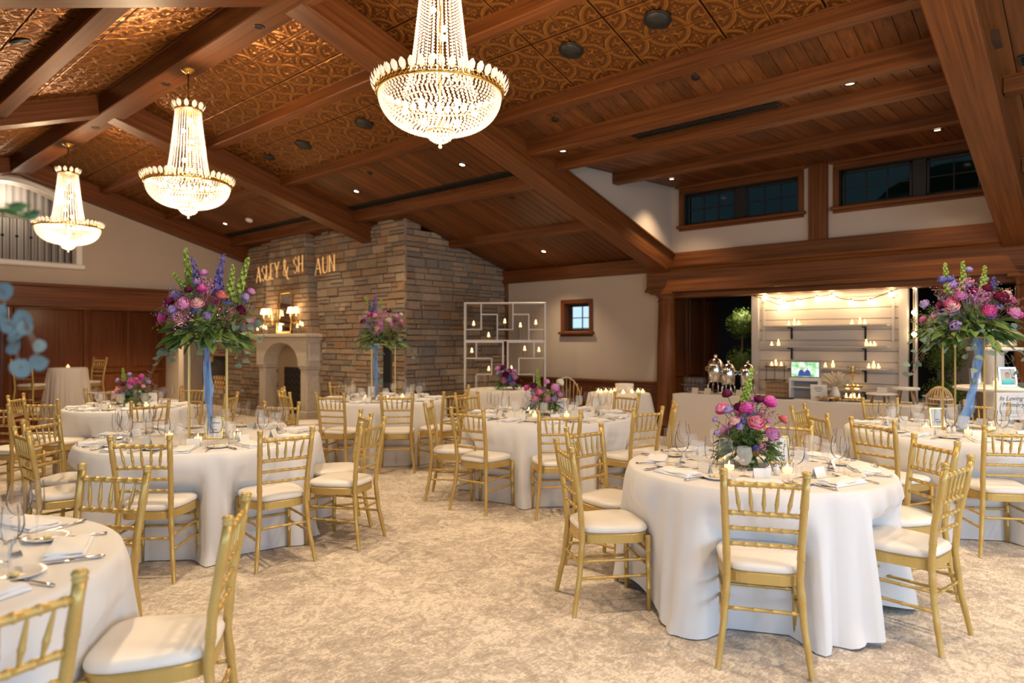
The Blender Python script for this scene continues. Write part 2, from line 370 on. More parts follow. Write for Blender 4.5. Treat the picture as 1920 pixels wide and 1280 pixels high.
for ya, yb in ((5.42, 5.6), (.80, .95)):
    vs = []
    for y in (ya, yb):
        vs += [(6.34, y, zc(6.34)+.05), (XR+.1, y, zc(XR)+.04), (XR+.1, y, dz(XR)+.1), (6.34, y, dz(6.34)+.1)]
    ck.add(vs, [(0,1,2,3),(7,6,5,4),(0,4,5,1),(1,5,6,2),(2,6,7,3),(3,7,4,0)])
struct(ob('wall_dormer_cheeks', ck, plaster))

# --- beams
def beam_slope(name, x0, x1, yc, w, dep, m):
    za, zb = zc(x0), zc(x1); mb = MB(); a, b = -w/2, w/2; c = .012; ln_ = hypot(x1-x0, zb-za); an = -atan2(zb-za, x1-x0); dep *= cos(an)
    prof = [(a, 0.02), (a, -dep+c), (a+c, -dep), (b-c, -dep), (b, -dep+c), (b, 0.02)]
    mb.rings([[(-.08, y, z) for y, z in prof], [(ln_+.04, y, z) for y, z in prof]], smooth=False); o = struct(ob(name, mb, m, None, (x0, yc, za), (0, an, 0))); return o
def beam_y(name, xc, y0, y1, w, ztop, zbot, m, parent=None, zm=None):
    mb = MB().bbox((xc-w/2, y0, zbot), (xc+w/2, y1, ztop), .012)
    if zm is not None: mb.bbox((xc-w/2-.022, y0, zm-.004+.022), (xc-w/2, y1, zm+.05), .004)
    o = ob(name, mb, m, parent)
    return o if parent else struct(o)
RY = [14.6, 10.1, 5.5, .9, -3.75]
for yc in RY:
    beam_slope('ceiling_beam', XRIDGE, XR+.05 if yc != 10.1 else 7.5, yc, .30, .31, WX)
    beam_slope('ceiling_beam', XW, XRIDGE, yc, .30, .27, WX)
ridge = beam_y('ceiling_beam', XRIDGE, YB, YG, .30, 4.72, 4.46, WY)
for i in range(4):
    a, b = RY[i+1]+.15, RY[i]-.15
    for px, dd in ((4.52, .10), (5.70, .10), (7.06, .10), (8.46, .10)):
        if i == 2 and px > 6: continue
        bm = beam_y('ceiling_beam', px, a, b, .165, zc(px)+.06, zc(px)-dd, WY, None, zc(px+.0))
    for px in (1.95, .3, -1.4): beam_y('ceiling_beam', px, a, b, .17, zc(px)+.06, zc(px)-.17, WY)
beam_y('ceiling_beam', 6.31, 1.05, 5.42, .13, zc(6.31)+.06, dz(6.34)-.035, WY)
for px in (6.86, 8.27): beam_y('ceiling_beam', px, 1.05, 5.42, .14, dz(px)+.05, dz(px)-.13, WY)
struct(ob('trim_ridge_moulding', MB().box((XRIDGE-.17, YB, 4.70), (XRIDGE+.17, YG, 4.735)), WY))

# --- tin tiles on the upper ceiling
TS = .81; G = 76
def hgt(u, v):
    u, v = (u*2) % 1.0001, (v*2) % 1.0001
    if min(u, 1-u, v, 1-v) < .012: return -.35
    h = 0.
    e = min(u, 1-u, v, 1-v)
    if e < .045: h = .55
    for cx in (0, 1):
        for cy in (0, 1):
            r = hypot(u-cx, v-cy); th = atan2(abs(v-cy), abs(u-cx))
            for rr, w, k in ((.475, .022, 1.), (.425, .018, .85)): h = max(h, k*max(0, 1-((r-rr)/w)**2))
            # fleur in every quarter of the ring
            dx, dy = abs(u-cx), abs(v-cy); a = (dx+dy)/1.414; b = (dx-dy)/1.414
            h = max(h, .95*max(0, 1-((a-.22)/.13)**2-(b/.035)**2), .8*max(0, 1-((a-.29)/.035)**2-((abs(b)-.075)/.05)**2), .8*max(0, 1-((a-.15)/.03)**2-((abs(b)-.055)/.03)**2))
    x, y = u-.5, v-.5; r = hypot(x, y); a, b = abs(x), abs(y)
    h = max(h, .9*max(0, 1-((max(a, b)-.105)/.065)**2-(min(a, b)/.032)**2), .9*max(0, 1-(r/.035)**2), .75*max(0, 1-((a-.075)/.028)**2-((b-.075)/.028)**2))
    h = max(h, .7*max(0, 1-((max(a, b)-.235)/.03)**2-((min(a, b)-.0)/.05)**2))
    return h
mb = MB(); vs = []
for i in range(G+1):
    for j in range(G+1):
        vs.append(((i/G-.5)*(TS-.008), (j/G-.5)*(TS-.008), -.012*hgt(i/G, j/G)))
fs = [(i*(G+1)+j, i*(G+1)+j+1, (i+1)*(G+1)+j+1, (i+1)*(G+1)+j) for i in range(G) for j in range(G)]
mb.add(vs, fs, True)
rim = [(-.5,-.5),(.5,-.5),(.5,.5),(-.5,.5)]; q = TS-.008
mb.add([(a*q, b*q, 0) for a, b in rim]+[(a*q, b*q, .02) for a, b in rim], [(0,4,5,1),(1,5,6,2),(2,6,7,3),(3,7,4,0)])
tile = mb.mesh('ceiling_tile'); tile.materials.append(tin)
angE, angW = math.atan(SL), -math.atan(SW)
cnt = 0
for i in range(3):
    x = XRIDGE+.15+TS*cos(angE)*(i+.5)
    for j in range(24):
        y = .1+TS*(j+.5)
        if y > 14.9: continue
        if x > 6.1: continue
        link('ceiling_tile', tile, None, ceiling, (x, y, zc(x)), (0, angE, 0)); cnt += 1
for i in range(6):
    x = XRIDGE-.15-TS*cos(angW)*(i+.5)
    for j in range(24):
        y = .1+TS*(j+.5)
        if y > 14.9: continue
        if x+.3 < (y-5)*.12-1.2: continue
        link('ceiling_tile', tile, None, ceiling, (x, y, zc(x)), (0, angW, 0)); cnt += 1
# --- oak planks on the lower ceiling
pk = MB().bbox((-.5, -.5, -.5), (.5, .5, .5), .06).mesh('plank'); pk.materials.append(WPL)
pw = .137
for i in range(132):
    y = -3.6+pw*(i+.5)
    if y < -.4 or y > 14.5: continue
    if 1.05 < y < 5.36:
        xa, xb = 5.72, 6.36
        link('plank', pk, None, dorm, ((6.34+XR)/2, y, dz((6.34+XR)/2)+.012), (0, -math.atan(.053), 0), ((XR-6.34), pw-.006, .022))
    else: xa, xb = 5.72, (XR if y < YS else XL+.1)
    xm = (xa+xb)/2
    link('plank', pk, None, ceiling, (xm, y, zc(xm)+.012), (0, angE, 0), ((xb-xa)/cos(angE), pw-.006, .022))

# --- ceiling fittings
def on_slope(x, off=.004): return (x, zc(x)-off, angE if x > XRIDGE else angW)
def disc(name, x, y, r, m, label, cat, group=None, dorm_=False, off=.015):
    if dorm_: z, a = dz(x), -math.atan(.053)
    else: z, a = zc(x), (angE if x > XRIDGE else angW)
    t = empty(name, (x, y, z-off)); t.rotation_euler = (0, a, 0); tag(t, label, cat, group)
    return t
for k, (x, y) in enumerate([(5.12, 2.93), (5.12, 3.84), (5.12, 7.06), (5.12, 8.45), (5.12, 9.39), (1.62, 7.35)]):
    t = disc('ceiling_speaker', x, y, .11, black, ['black round speaker set in the embossed tin near the top edge', 'black round speaker in the tin, second from the top edge', 'black round speaker in the tin beside the largest chandelier', 'black round speaker in the tin above the bowl of the middle chandelier', 'small black speaker in the tin, farthest one towards the gable wall', 'dark speaker in the tin on the other slope of the ridge'][k], 'speaker')
    r = .115 if k < 4 else .08
    ob('speaker_ring', MB().lathe([(r-.012, 0), (r-.012, -.008), (r, -.008), (r+.004, 0)], 28), dark_iron, t); ob('speaker_grille', MB().lathe([(.001, -.006), (r-.012, -.006), (r-.012, .0)], 28), black, t)
DL = [(6.37, 6.59, 0), (6.38, 8.99, 0), (9.19, 7.48, 0), (6.4, 10.98, 0), (6.38, 13.43, 0), (6.47, 4.97, 1), (6.47, 1.79, 1), (9.02, 1.57, 1), (9.14, 4.99, 1)]
DLN = ['between the big chandelier and the dark air slot', 'above the stone wall, over the long dark slot', 'in the planks above the lattice shelf', 'in the planks past the second chandelier', 'in the planks nearest the gable wall', 'high in the dormer planks beside the tall cheek wall', 'high in the dormer planks by the sloping rafter', 'low in the dormer above the wide window pair', 'low in the dormer by the cheek wall and first window pair']
for (x, y, d), nm in zip(DL, DLN):
    t = disc('ceiling_downlight', x, y, .05, lens_m, 'small lit downlight ' + nm, 'downlight', None, d, .008)
    ob('trim_ring', MB().lathe([(.038, .004), (.04, -.006), (.055, -.006), (.058, .004)], 20), dark_iron, t); ob('lens', MB().lathe([(.001, .002), (.038, .002)], 18), lens_m, t)
    lp = lamp('SPOT', 'downlight_beam', (x, y, (dz(x) if d else zc(x))-.05), 105, (1, .76, .48), (0, 0, 0), spot_size=radians(100), spot_blend=.9, shadow_soft_size=.05)
for k, y in enumerate((6.05, 8.2, 10.6)):
    t = empty('ridge_downlight', (XRIDGE, y, 4.457)); tag(t, 'small dark downlight in the underside of the ridge beam, '+['high above the delphinium table', 'by the middle chandelier', 'towards the balcony'][k], 'downlight')
    ob('trim_ring', MB().lathe([(.035, .004), (.037, -.004), (.05, -.004), (.053, .004)], 20), dark_iron, t); ob('lens', MB().lathe([(.001, -.001), (.036, -.001)], 18), dark_iron, t)
for x, y in ((XRIDGE, 5.6), (XRIDGE, 1.7), (XRIDGE, 9.7), (1.0, 3.9), (.9, 8.2), (1.0, -.3), (5.6, .4), (5.2, -1.8), (8.2, .2)):
    lamp('SPOT', 'downlight_beam', (x, y, (4.43 if x == XRIDGE else zc(x)-.30)), 150, (1, .76, .48), (0, 0, 0), spot_size=radians(105), spot_blend=.9, shadow_soft_size=.06)  # ridge downlights, plus unseen spots added to brighten floor and tables
t = disc('smoke_detector', 6.43, 12.54, .07, white_paint, 'white smoke detector on the planks over the stone wall', 'detector')
ob('detector_body', MB().lathe([(.001, -.035), (.05, -.035), (.065, -.02), (.068, .01)], 20), white_paint, t)
for x, y, d in [(6.05, 8.2, 0), (5.95, 3.0, 0), (6.0, 4.72, 0), (7.38, 6.6, 0)]:
    t = disc('ceiling_sprinkler', x, y, .03, dark_iron, 'small dark sprinkler cover flush with the oak ceiling planks', 'sprinkler', 'sprinkler covers in the planks', d, .012)
    ob('cover_plate', MB().lathe([(.001, -.006), (.035, -.006), (.04, .006)], 16), dark_iron, t)
def slot(x, y0, y1, d, label, w=.13):
    z, a = (dz(x), -math.atan(.053)) if d else (zc(x), angE)
    t = empty('air_slot', (x, (y0+y1)/2, z-.004)); t.rotation_euler = (0, a, 0); tag(t, label, 'vent')
    h = (y1-y0)/2
    ob('slot_frame', MB().box((-w/2, -h, -.012), (w/2, h, .004)), black, t)
    for k in range(4): ob('louvre', MB().box((-w/2+.02+k*.028, -h+.02, -.022), (-w/2+.027+k*.028, h-.02, -.011)), dark_iron, t)
slot(6.79, 10.3, 14.2, 0, 'long black air slot above the stone fireplace wall'); slot(6.79, 6.0, 9.75, 0, 'long black air slot along the purlin under the big chandelier')
slot(6.58, 2.45, 4.05, 1, 'short black air slot in the dormer ceiling'); slot(6.79, -.4, .62, 0, 'black air slot in the bay beyond the last rafter')

# --- east wall trim: eave beam, cornice over the bar, dado, columns
struct(ob('trim_1', MB().bbox((XR-.10, 5.6, 2.63), (XR+.02, YS, 2.87), .01), WY))
struct(ob('trim_2', MB().bbox((XR-.07, -4, 2.66), (XR+.02, 5.62, 2.915), .01), WY))
co = MB()
prof = [(.02, 2.285), (.22, 2.285), (.22, 2.33), (.19, 2.345), (.19, 2.36), (.17, 2.37), (.17, 2.60), (.19, 2.615), (.21, 2.64), (.25, 2.66), (.26, 2.685), (.02, 2.70)]
co.rings([[(XR-d, -4, z) for d, z in prof], [(XR-d, 5.78, z) for d, z in prof]], smooth=False); struct(ob('trim_3', co, WY))
struct(ob('trim_4', MB().box((XR-.05, -4, 2.2), (XR+.3, 5.6, 2.32)), WY))
dd = MB().box((XR-.025, 5.6, .0), (XR+.01, YS+.5, .80)).bbox((XR-.06, 5.6, .80), (XR+.01, YS+.5, .845), .008).bbox((XR-.045, 5.6, 0), (XR+.01, YS+.5, .14), .008)
wains = struct(ob('trim_5', dd, WPAN2))
for k in range(6):
    y = 5.75+k*.6; ob('panel', MB().bbox((XR-.04, y, .2), (XR-.02, y+.48, .72), .01), WPAN, wains)
struct(ob('trim_6', MB().bbox((XR-.05, YS-.1, .8), (XR+.02, YS+.02, 2.65), .008), WZ))
struct(ob('trim_7', MB().bbox((XR-.06, 3.02, 2.9), (XR+.02, 3.27, 4.0), .01), WZ))
def column(y, label):
    t = empty('wooden_column', (XR-.06, y, 0)); tag(t, label, 'column')
    ob('plinth', MB().bbox((-.2, -.2, 0), (.2, .2, .12), .012), WZ, t)
    ob('shaft', MB().lathe([(.18, .12), (.185, .15), (.17, .18), (.145, .2), (.15, .9), (.145, 1.4), (.125, 2.12), (.14, 2.13), (.14, 2.15), (.125, 2.16)], 28), WZ, t)
    ob('capital', MB().lathe([(.125, 2.16), (.13, 2.2), (.16, 2.23), (.17, 2.245)], 28).bbox((-.19, -.19, 2.245), (.19, .19, 2.29), .008), WZ, t)
column(5.48, 'round oak column between the white wall and the coffee urns'); column(.80, 'round oak column at the frame edge beyond the memory table')

# --- windows
def window(name, x, y0, y1, z0, z1, glassm, cols, rows, deep, head, mull=None):
    t = struct(empty(name, (x, (y0+y1)/2, z0)))
    w = (y1-y0)/2; h = z1-z0
    def p(nm, a, b, m, c=.006): ob(nm, MB().bbox(a, b, c), m, t)
    fw = .075
    p('casing', (-.03, -w-fw, -.02), (.02, -w, h+.02), WZ); p('casing', (-.03, w, -.02), (.02, w+fw, h+.02), WZ)
    p('sill', (-.07, -w-fw-.03, -.05), (.03, w+fw+.03, -.005), WY); p('apron', (-.035, -w-fw, -.09), (.02, w+fw, -.05), WY)
    if head:
        p('head', (-.03, -w-fw, h), (.02, w+fw, h+.085), WY); p('head_moulding', (-.09, -w-fw-.06, h+.085), (.02, w+fw+.06, h+.15), WY, .03)
    else: p('head', (-.03, -w-fw, h), (.02, w+fw, h+.075), WY)
    gx = deep
    jm = WZ if not head else black
    p('jamb', (0, -w, 0), (gx+.06, -w+.012, h), jm); p('jamb', (0, w-.012, 0), (gx+.06, w, h), jm); p('jamb', (0, -w, 0), (gx+.06, w, .012), jm); p('jamb', (0, -w, h-.012), (gx+.06, w, h), jm)
    secs = [(-w+.012, w-.012)] if mull is None else [(-w+.012, mull-w-.08), (mull-w+.08, w-.012)]
    if mull is not None: p('mullion', (gx-.02, mull-w-.08, 0), (gx+.04, mull-w+.08, h), black)
    for a, b in secs:
        fr = .035
        p('sash', (gx-.01, a, .012), (gx+.03, a+fr, h-.012), black); p('sash', (gx-.01, b-fr, .012), (gx+.03, b, h-.012), black)
        p('sash', (gx-.01, a, .012), (gx+.03, b, .012+fr), black); p('sash', (gx-.01, a, h-.012-fr), (gx+.03, b, h-.012), black)
        A, B, C, D = a+fr, b-fr, .012+fr, h-.012-fr
        for i in range(cols):
            for j in range(rows):
                ob('pane', MB().box((gx+.008, A+(B-A)*i/cols-(.01 if i == 0 else -.001), C+(D-C)*j/rows-(.01 if j == 0 else -.001)), (gx+.012, A+(B-A)*(i+1)/cols+(.01 if i == cols-1 else -.001), C+(D-C)*(j+1)/rows+(.01 if j == rows-1 else -.001))), glassm, t)
        for i in range(1, cols): p('muntin', (gx, A+(B-A)*i/cols-.008, C), (gx+.02, A+(B-A)*i/cols+.008, D), black, .002)
        for j in range(1, rows): p('muntin', (gx, A, C+(D-C)*j/rows-.008), (gx+.02, B, C+(D-C)*j/rows+.008), black, .002)
    return t
window('window_1', XR, 7.03, 7.58, 1.68, 2.18, pane, 2, 2, .16, False)
window('window_2', XR, 3.42, 5.2, 3.34, 3.84, pane_dark, 3, 2, .1, True, .89)
window('window_3', XR, 1.0, 2.88, 3.34, 3.84, pane_dark, 3, 2, .1, True, .94)
ob_t = tag(ob('garden_tree', MB().ball((24, 3.6, 3.6), 3.2, 16, 10), boxwood), 'green tree seen dimly through the dormer windows', 'tree')
struct(ob('wall_exterior', MB().box((16.2, 9.5, 0), (16.5, 14, 1.9)), stone_m))
# south and west window frames (daylight sources)
for k, (cx, cy, rz) in enumerate([(-1.6, -3.9, 0), (1.2, -3.9, 0), (4.0, -3.9, 0), (6.8, -3.9, 0), (-3.12, -1.6, pi/2), (-3.12, 1.4, pi/2)]):
    t = struct(empty('window_%d' % (k+4), (cx, cy, .5), rz))
    for a, b in (((-.85, -.05, -.08), (.85, .05, 0)), ((-.85, -.05, 2.06), (.85, .05, 2.14)), ((-.85, -.05, 0), (-.77, .05, 2.06)), ((.77, -.05, 0), (.85, .05, 2.06))):
        if rz: b = (b[0], b[1], min(b[2], 1.85)); a = (a[0], a[1], min(a[2], 1.77))
        ob('casing', MB().bbox(a, b, .01), WZ, t)

# --- alcove behind the bar
al = MB().box((12.2, -1.5, 0), (12.4, 6.0, 2.5)); struct(ob('wall_alcove', al, navy))
struct(ob('ceiling_alcove', MB().box((XR+.2, -1.7, 2.42), (12.4, 6.1, 2.52)), dark_wood))
ap = struct(ob('wall_alcove_side', MB().box((XR+.2, 5.72, 0), (12.3, 5.92, 2.5)).box((XR+.2, -1.7, 0), (12.3, -1.5, 2.5)), WPAN))
for k in range(3):
    x = XR+.32+k*.7; ob('stile', MB().bbox((x, 5.68, 0), (x+.09, 5.73, 2.42), .01), WZ, ap); ob('panel', MB().bbox((x+.14, 5.69, .9), (x+.62, 5.725, 2.25), .012), WPAN, ap); ob('panel', MB().bbox((x+.14, 5.69, .12), (x+.62, 5.725, .8), .012), WPAN, ap)
struct(ob('wall_alcove_partition', MB().box((11.2, 1.25, 0), (11.3, 1.95, 2.42)), mat('taupe_plaster', (.30, .25, .22), .85)))

for x, y, e in ((10.75, 4.6, 45), (10.9, 3.0, 30), (10.8, .9, 40)): lamp('SPOT', 'alcove_downlight', (x, y, 2.40), e, (1, .8, .55), (0, 0, 0), spot_size=radians(95), spot_blend=.8, shadow_soft_size=.05)
# --- stone walls: every stone a piece
rs = random.Random(3)
stones = []
for k in range(6):
    mb = MB(); c = .08
    pts = []
    f0 = [(-.5, -.5), (.5, -.5), (.5, .5), (-.5, .5)]
    for s_, x in ((1, 0), (1, -.7), (.86, -1.)):
        pts.append([(x+(rs.uniform(-.12, .12) if s_ < 1 else 0), y*s_+rs.uniform(-.03, .03)*(s_ < 1), z*s_+rs.uniform(-.05, .05)*(s_ < 1)) for y, z in f0])
    mb.rings(pts, smooth=False); me = mb.mesh('stone'); me.materials.append(stone_m); stones.append(me)
def stone_face(parent, rz, ox, oy, u0, u1, ztop, depth=.05, holes=(), zlo=0, rowh=(.07, .17), ln=(.16, .50), limit=295):
    # u runs along the face; the nearest stones are pieces of their own, the rest one joined part
    cells = []; z = zlo; zmax = max(ztop(u0), ztop(u1))
    while z < zmax:
        h = rs.uniform(*rowh); u = u0
        while u < u1-.02:
            l = rs.uniform(*ln)
            if u1-(u+l) < .14: l = u1-u
            parts = [(u, l, z, h)]
            if h > .12 and rs.random() < .35: parts = [(u, l, z, h*.5), (u, l, z+h*.5, h*.5)]
            for a_, l_, z_, h_ in parts:
                uc, zm = a_+l_/2, z_+h_/2
                if zm-.03 < ztop(uc) and not any(a < uc < b and c < zm < d for a, b, c, d in holes): cells.append((uc, zm, l_-.010, h_-.010))
            u += l
        z += h
    pos = lambda c: Vector((ox-sin(rz)*c[0], oy+cos(rz)*c[0], c[1]))
    cells.sort(key=lambda c: (pos(c)-Vector((0, 0, 1.5))).length)
    J = MB(); tone = []
    for k, c in enumerate(cells):
        sc_ = (depth*rs.uniform(.6, 1.35), c[2], c[3]); me = rs.choice(stones)
        if k < limit: link('stone', me, None, parent, pos(c), (0, 0, rz), sc_)
        else:
            M = Matrix.Translation(pos(c)) @ Matrix.Rotation(rz, 4, 'Z') @ Matrix.Diagonal((*sc_, 1)); J.add([M @ v_.co for v_ in me.vertices], [tuple(p.vertices) for p in me.polygons]); tone += [rs.random()]*len(me.polygons)
    if tone:
        o = ob('stone_courses', J, stone_m, parent); o['kind'] = 'stuff'; at = o.data.attributes.new('stone_tone', 'FLOAT', 'FACE'); at.data.foreach_set('value', tone)
BY0, BY1 = 11.60, 13.42
wh = struct(ob('wall_hearth', MB().box((XL+.0, YS, 0), (XL+.3, YG+.2, zc(XL)+.1)), mortar))
stone_face(wh, 0, XL, 0, YS-.05, YG, lambda u: zc(XL), holes=[(BY0+.32, BY1-.32, 0, 4), (BY0+.1, BY1-.1, 0, 1.6)])
wr = struct(ob('wall_under_balcony', MB().box((XL+.0, YG+.2, 0), (XL+.5, 15.5, 2.4)).box((XL, 16.4, 0), (XL+.5, 16.72, 2.4)).box((XL, 15.5, 1.18), (XL+.5, 16.4, 2.4)).box((XL, 15.5, 0), (XL+.5, 16.4, .36)).box((XL+.45, 15.4, .3), (XL+.5, 16.5, 1.3)), mortar))
stone_face(wr, 0, XL, 0, YG, 16.72, lambda u: 2.3, holes=[(15.5, 16.4, .36, 1.18)])
wi = struct(ob('wall_inglenook', MB().box((XL+.02, YS, 0), (XR+.1, YS+.3, 3.4)), mortar))
stone_face(wi, pi/2, 0, YS, -XR, -XL+.04, lambda u: zc(-u))
# chimney breast, tapering upward
cb = MB(); zt = zc(7.2)+.05
lo = [(7.2, BY0, 1.64), (XL+.05, BY0, 1.64), (XL+.05, BY1, 1.64), (7.2, BY1, 1.64)]; hi = [(7.24, BY0+.30, zt), (XL+.05, BY0+.30, zt), (XL+.05, BY1-.30, zt), (7.24, BY1-.30, zt)]
cb.rings([lo, hi], smooth=False); wb = struct(ob('wall_chimney_breast', cb, mortar))
def breast_rows():
    z = 1.64
    while z < zt-.03:
        h = rs.uniform(.08, .16); h = min(h, zt-z+.05); tt = (z+h/2-1.64)/(zt-1.64); off = .30*tt; xf = 7.2+.04*tt
        u = BY0+off; e = BY1-off
        while u < e-.02:
            l = rs.uniform(.18, .45)
            if e-(u+l) < .18: l = e-u
            link('stone', rs.choice(stones), None, wb, (xf, u+l/2, z+h/2), None, (.045*rs.uniform(.7, 1.2), l-.012, h-.012)); u += l
        # the side that faces the camera
        link('stone', rs.choice(stones), None, wb, ((xf+XL)/2-.02, BY0+off, z+h/2), (0, 0, pi/2), (.03, XL-xf+.02, h-.012))
        z += h
breast_rows()
# log store in the wall
rl = random.Random(5)
log_m = mat('split_log_bark', (.20, .12, .07), .9); log_end = mat('log_end_grain', (.55, .33, .15), .8)
k = 0
for r in range(3):
    for c in range(6-r % 2):
        y = 15.6+c*.135+(r % 2)*.065; z = .36+.055+r*.11
        t = empty('firewood_log', (XL+.04, y, z)); rr = rl.uniform(.05, .062)
        tag(t, 'split firewood log stacked in the stone wall niche', 'log', 'firewood logs in the wall niche')
        ob('bark', MB().lathe([(rr, .38), (rr*1.02, .2), (rr, 0)], 9, M=Matrix.Rotation(pi/2, 4, 'Y')), log_m, t); ob('cut_end', MB().lathe([(.001, 0), (rr*.97, -.001)], 9, M=Matrix.Rotation(pi/2, 4, 'Y')), log_end, t)

# --- fireplace surround
fp = empty('fireplace', (XL, 12.51, 0)); tag(fp, 'carved limestone fireplace with arched surround and dark firebox', 'fireplace')
def fl(x, y, z): return (x-XL, y-12.51, z)
ob('mantel_shelf', MB().bbox(fl(6.98, 11.46, 1.585), fl(XL, 13.56, 1.65), .012).bbox(fl(7.02, 11.51, 1.53), fl(XL, 13.51, 1.585), .02), lime, fp)
hd = MB(); ya, yb = 11.86, 13.17; K = 20
xs0, xs1 = 7.06-XL, 0.0
pts = []
for i in range(K+1):
    a = pi*i/K; pts.append((12.515-.655*cos(a), 1.08+.40*sin(a)))
for i in range(K):
    (y0_, z0_), (y1_, z1_) = pts[i], pts[i+1]
    vs = [(xs0, y0_-12.51, z0_), (xs0, y1_-12.51, z1_), (xs0, y1_-12.51, 1.53), (xs0, y0_-12.51, 1.53), (xs1-.02, y0_-12.51, z0_), (xs1-.02, y1_-12.51, z1_)]
    hd.add(vs, [(3,2,1,0), (0,1,5,4)])
hd.box(fl(7.06, 11.56, 1.02), fl(XL, 11.86, 1.53)); hd.box(fl(7.06, 13.17, 1.02), fl(XL, 13.46, 1.53))
ob('arch_head', hd, lime, fp)
ob('side_panel', MB().bbox(fl(7.12, 11.54, 1.12), fl(7.36, 11.575, 1.46), .01), lime, fp)
for y0_, y1_ in ((11.60, 11.83), (13.20, 13.43)):
    ob('pillar', MB().bbox(fl(7.10, y0_, .16), fl(XL, y1_, .96), .012).bbox(fl(7.07, y0_-.03, .96), fl(XL, y1_+.03, 1.03), .025).bbox(fl(7.06, y0_-.03, 0), fl(XL, y1_+.03, .16), .012).bbox(fl(7.085, y0_+.05, .24), fl(7.11, y1_-.05, .9), .006), lime, fp)
ob('firebox_surround', MB().box(fl(7.38, 11.8, 0), fl(7.41, 12.08, 1.5)).box(fl(7.38, 12.92, 0), fl(7.41, 13.2, 1.5)).box(fl(7.38, 12.08, .98), fl(7.41, 12.92, 1.5)), mat('tan_slab', (.36, .27, .18), .8), fp)
ob('firebox', MB().box(fl(7.39, 12.08, .0), fl(7.413, 12.92, .98)), black, fp)
for r in range(7):
    for c in range(5):
        for s_ in (0, 1):
            M = Matrix.Translation(Vector(fl(7.388, 12.16+c*.17+s_*.085, .1+r*.13))) @ Matrix.Rotation(radians(45 if s_ else -45), 4, 'X')
            ob('brick', MB().box((-.004, -.06, -.018), (.004, .06, .018), M), soot, fp)
struct(ob('hearth_floor', MB().bbox((6.75, 11.2, 0), (XL, 13.9, .035), .01), mat('hearth_slab', (.33, .25, .18), .6)))
# mirror
mi = empty('mantel_mirror', (7.13, 12.48, 1.652)); tag(mi, 'gilt framed rectangular mirror leaning on the chimney above the mantel', 'mirror'); mi.rotation_euler = (0, radians(4), 0)
fr = MB()
for a, b in (((-.02, -.29, 0), (.025, -.235, .86)), ((-.02, .235, 0), (.025, .29, .86)), ((-.02, -.29, 0), (.025, .29, .055)), ((-.02, -.29, .805), (.025, .29, .86))): fr.bbox(a, b, .012)
ob('mirror_frame', fr, brass, mi); ob('mirror_plate', MB().box((-.004, -.24, .05), (.004, .24, .81)), mirror_m, mi)
for y, nm in ((11.97, 'beside the mirror towards the stone corner'), (13.0, 'beside the mirror towards the balcony')):
    t = empty('wall_sconce', (7.19, y, 1.95)); tag(t, 'brass twin arm sconce with cream shades ' + nm, 'sconce')
    ob('back_plate', MB().bbox((-.03, -.04, -.12), (0.01, .04, .1), .012), brass, t)
    for s_ in (-1, 1):
        ob('arm', MB().tube([(-.03, 0, -.04), (-.10, s_*.06, -.10), (-.15, s_*.10, -.05), (-.16, s_*.105, .06)], .008, 6), brass, t)
        ob('candle_tube', MB().lathe([(.011, .04), (.011, .13)], 8, (-.16, s_*.105, 0)), candle_wax, t)
        ob('lamp_shade', MB().lathe([(.075, .10), (.045, .22)], 18, (-.16, s_*.105, 0)), shade_m, t)
    lamp('POINT', 'sconce_glow', (7.0, y, 2.12), 3, (1, .66, .33), shadow_soft_size=.06)
def flame_at(parent, z, s=1., at=(0, 0)):
    return ob('flame', MB().lathe([(.0005, z-.002), (.006*s, z+.008*s), (.0075*s, z+.016*s), (.004*s, z+.028*s), (.0003, z+.04*s)], 8, (at[0], at[1], 0)), flame_m, parent)
def hurricane(loc, h, r, wz, label, cat='candle', group=None):
    t = empty('floating_candle', loc); tag(t, label, cat, group)
    ob('glass_cylinder', MB().lathe([(.001, .002), (r, .002), (r, h)], 16), glass, t)
    cw = ob('candle', MB().lathe([(.001, wz-.03), (r*.8, wz-.03), (r*.9, wz), (.001, wz)], 14), candle_wax, t); flame_at(cw, wz, 1.3)
    return t
for y, h, w_ in ((11.72, .24, 'middle sized'), (11.80, .27, 'tallest'), (11.9, .2, 'shortest')): hurricane((7.08, y, 1.651), h, .03, h*.72, w_+' candle cylinder of the three on the mantel near the stone corner', group='mantel candles by the stone corner')
for y, h in ((13.2, .2), (13.33, .25), (13.1, .17), (13.45, .15)): hurricane((7.08, y, 1.651), h, .03, h*.72, 'tall glass candle cylinder on the mantel end towards the balcony', group='mantel candles by the balcony')

# --- projected names on the stone
GL = {'A': [[(0,0),(.36,1),(.72,0)], [(.16,.36),(.56,.36)]], 'S': [[(.52,.84),(.3,1),(.06,.85),(.06,.68),(.3,.52),(.54,.34),(.52,.12),(.28,0),(.03,.14)]], 'L': [[(.06,1),(.06,0),(.5,0),(.52,.2)]],
 'E': [[(.5,1),(.06,1),(.06,0),(.54,0)], [(.06,.52),(.4,.52)]], 'Y': [[(0,1),(.34,.48),(.34,0)], [(.68,1),(.34,.48)]], 'H': [[(.06,1),(.06,0)], [(.62,1),(.62,0)], [(.06,.5),(.62,.5)]],
 'U': [[(.06,1),(.06,.26),(.2,.03),(.36,0),(.54,.06),(.62,.28),(.62,1)]], 'N': [[(.06,0),(.06,1),(.64,0),(.64,1)]],
 '&': [[(.78,.5),(.62,.15),(.34,-.05),(.08,.12),(.1,.38),(.4,.6),(.46,.86),(.3,1.02),(.14,.86),(.2,.62),(.75,-.25),(1.0,-.28)]]}
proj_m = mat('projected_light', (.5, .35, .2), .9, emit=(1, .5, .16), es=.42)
pt = empty('light_projection', (7.14, 12.6, 2.75)); tag(pt, 'names projected in amber light across the stone chimney', 'projection')
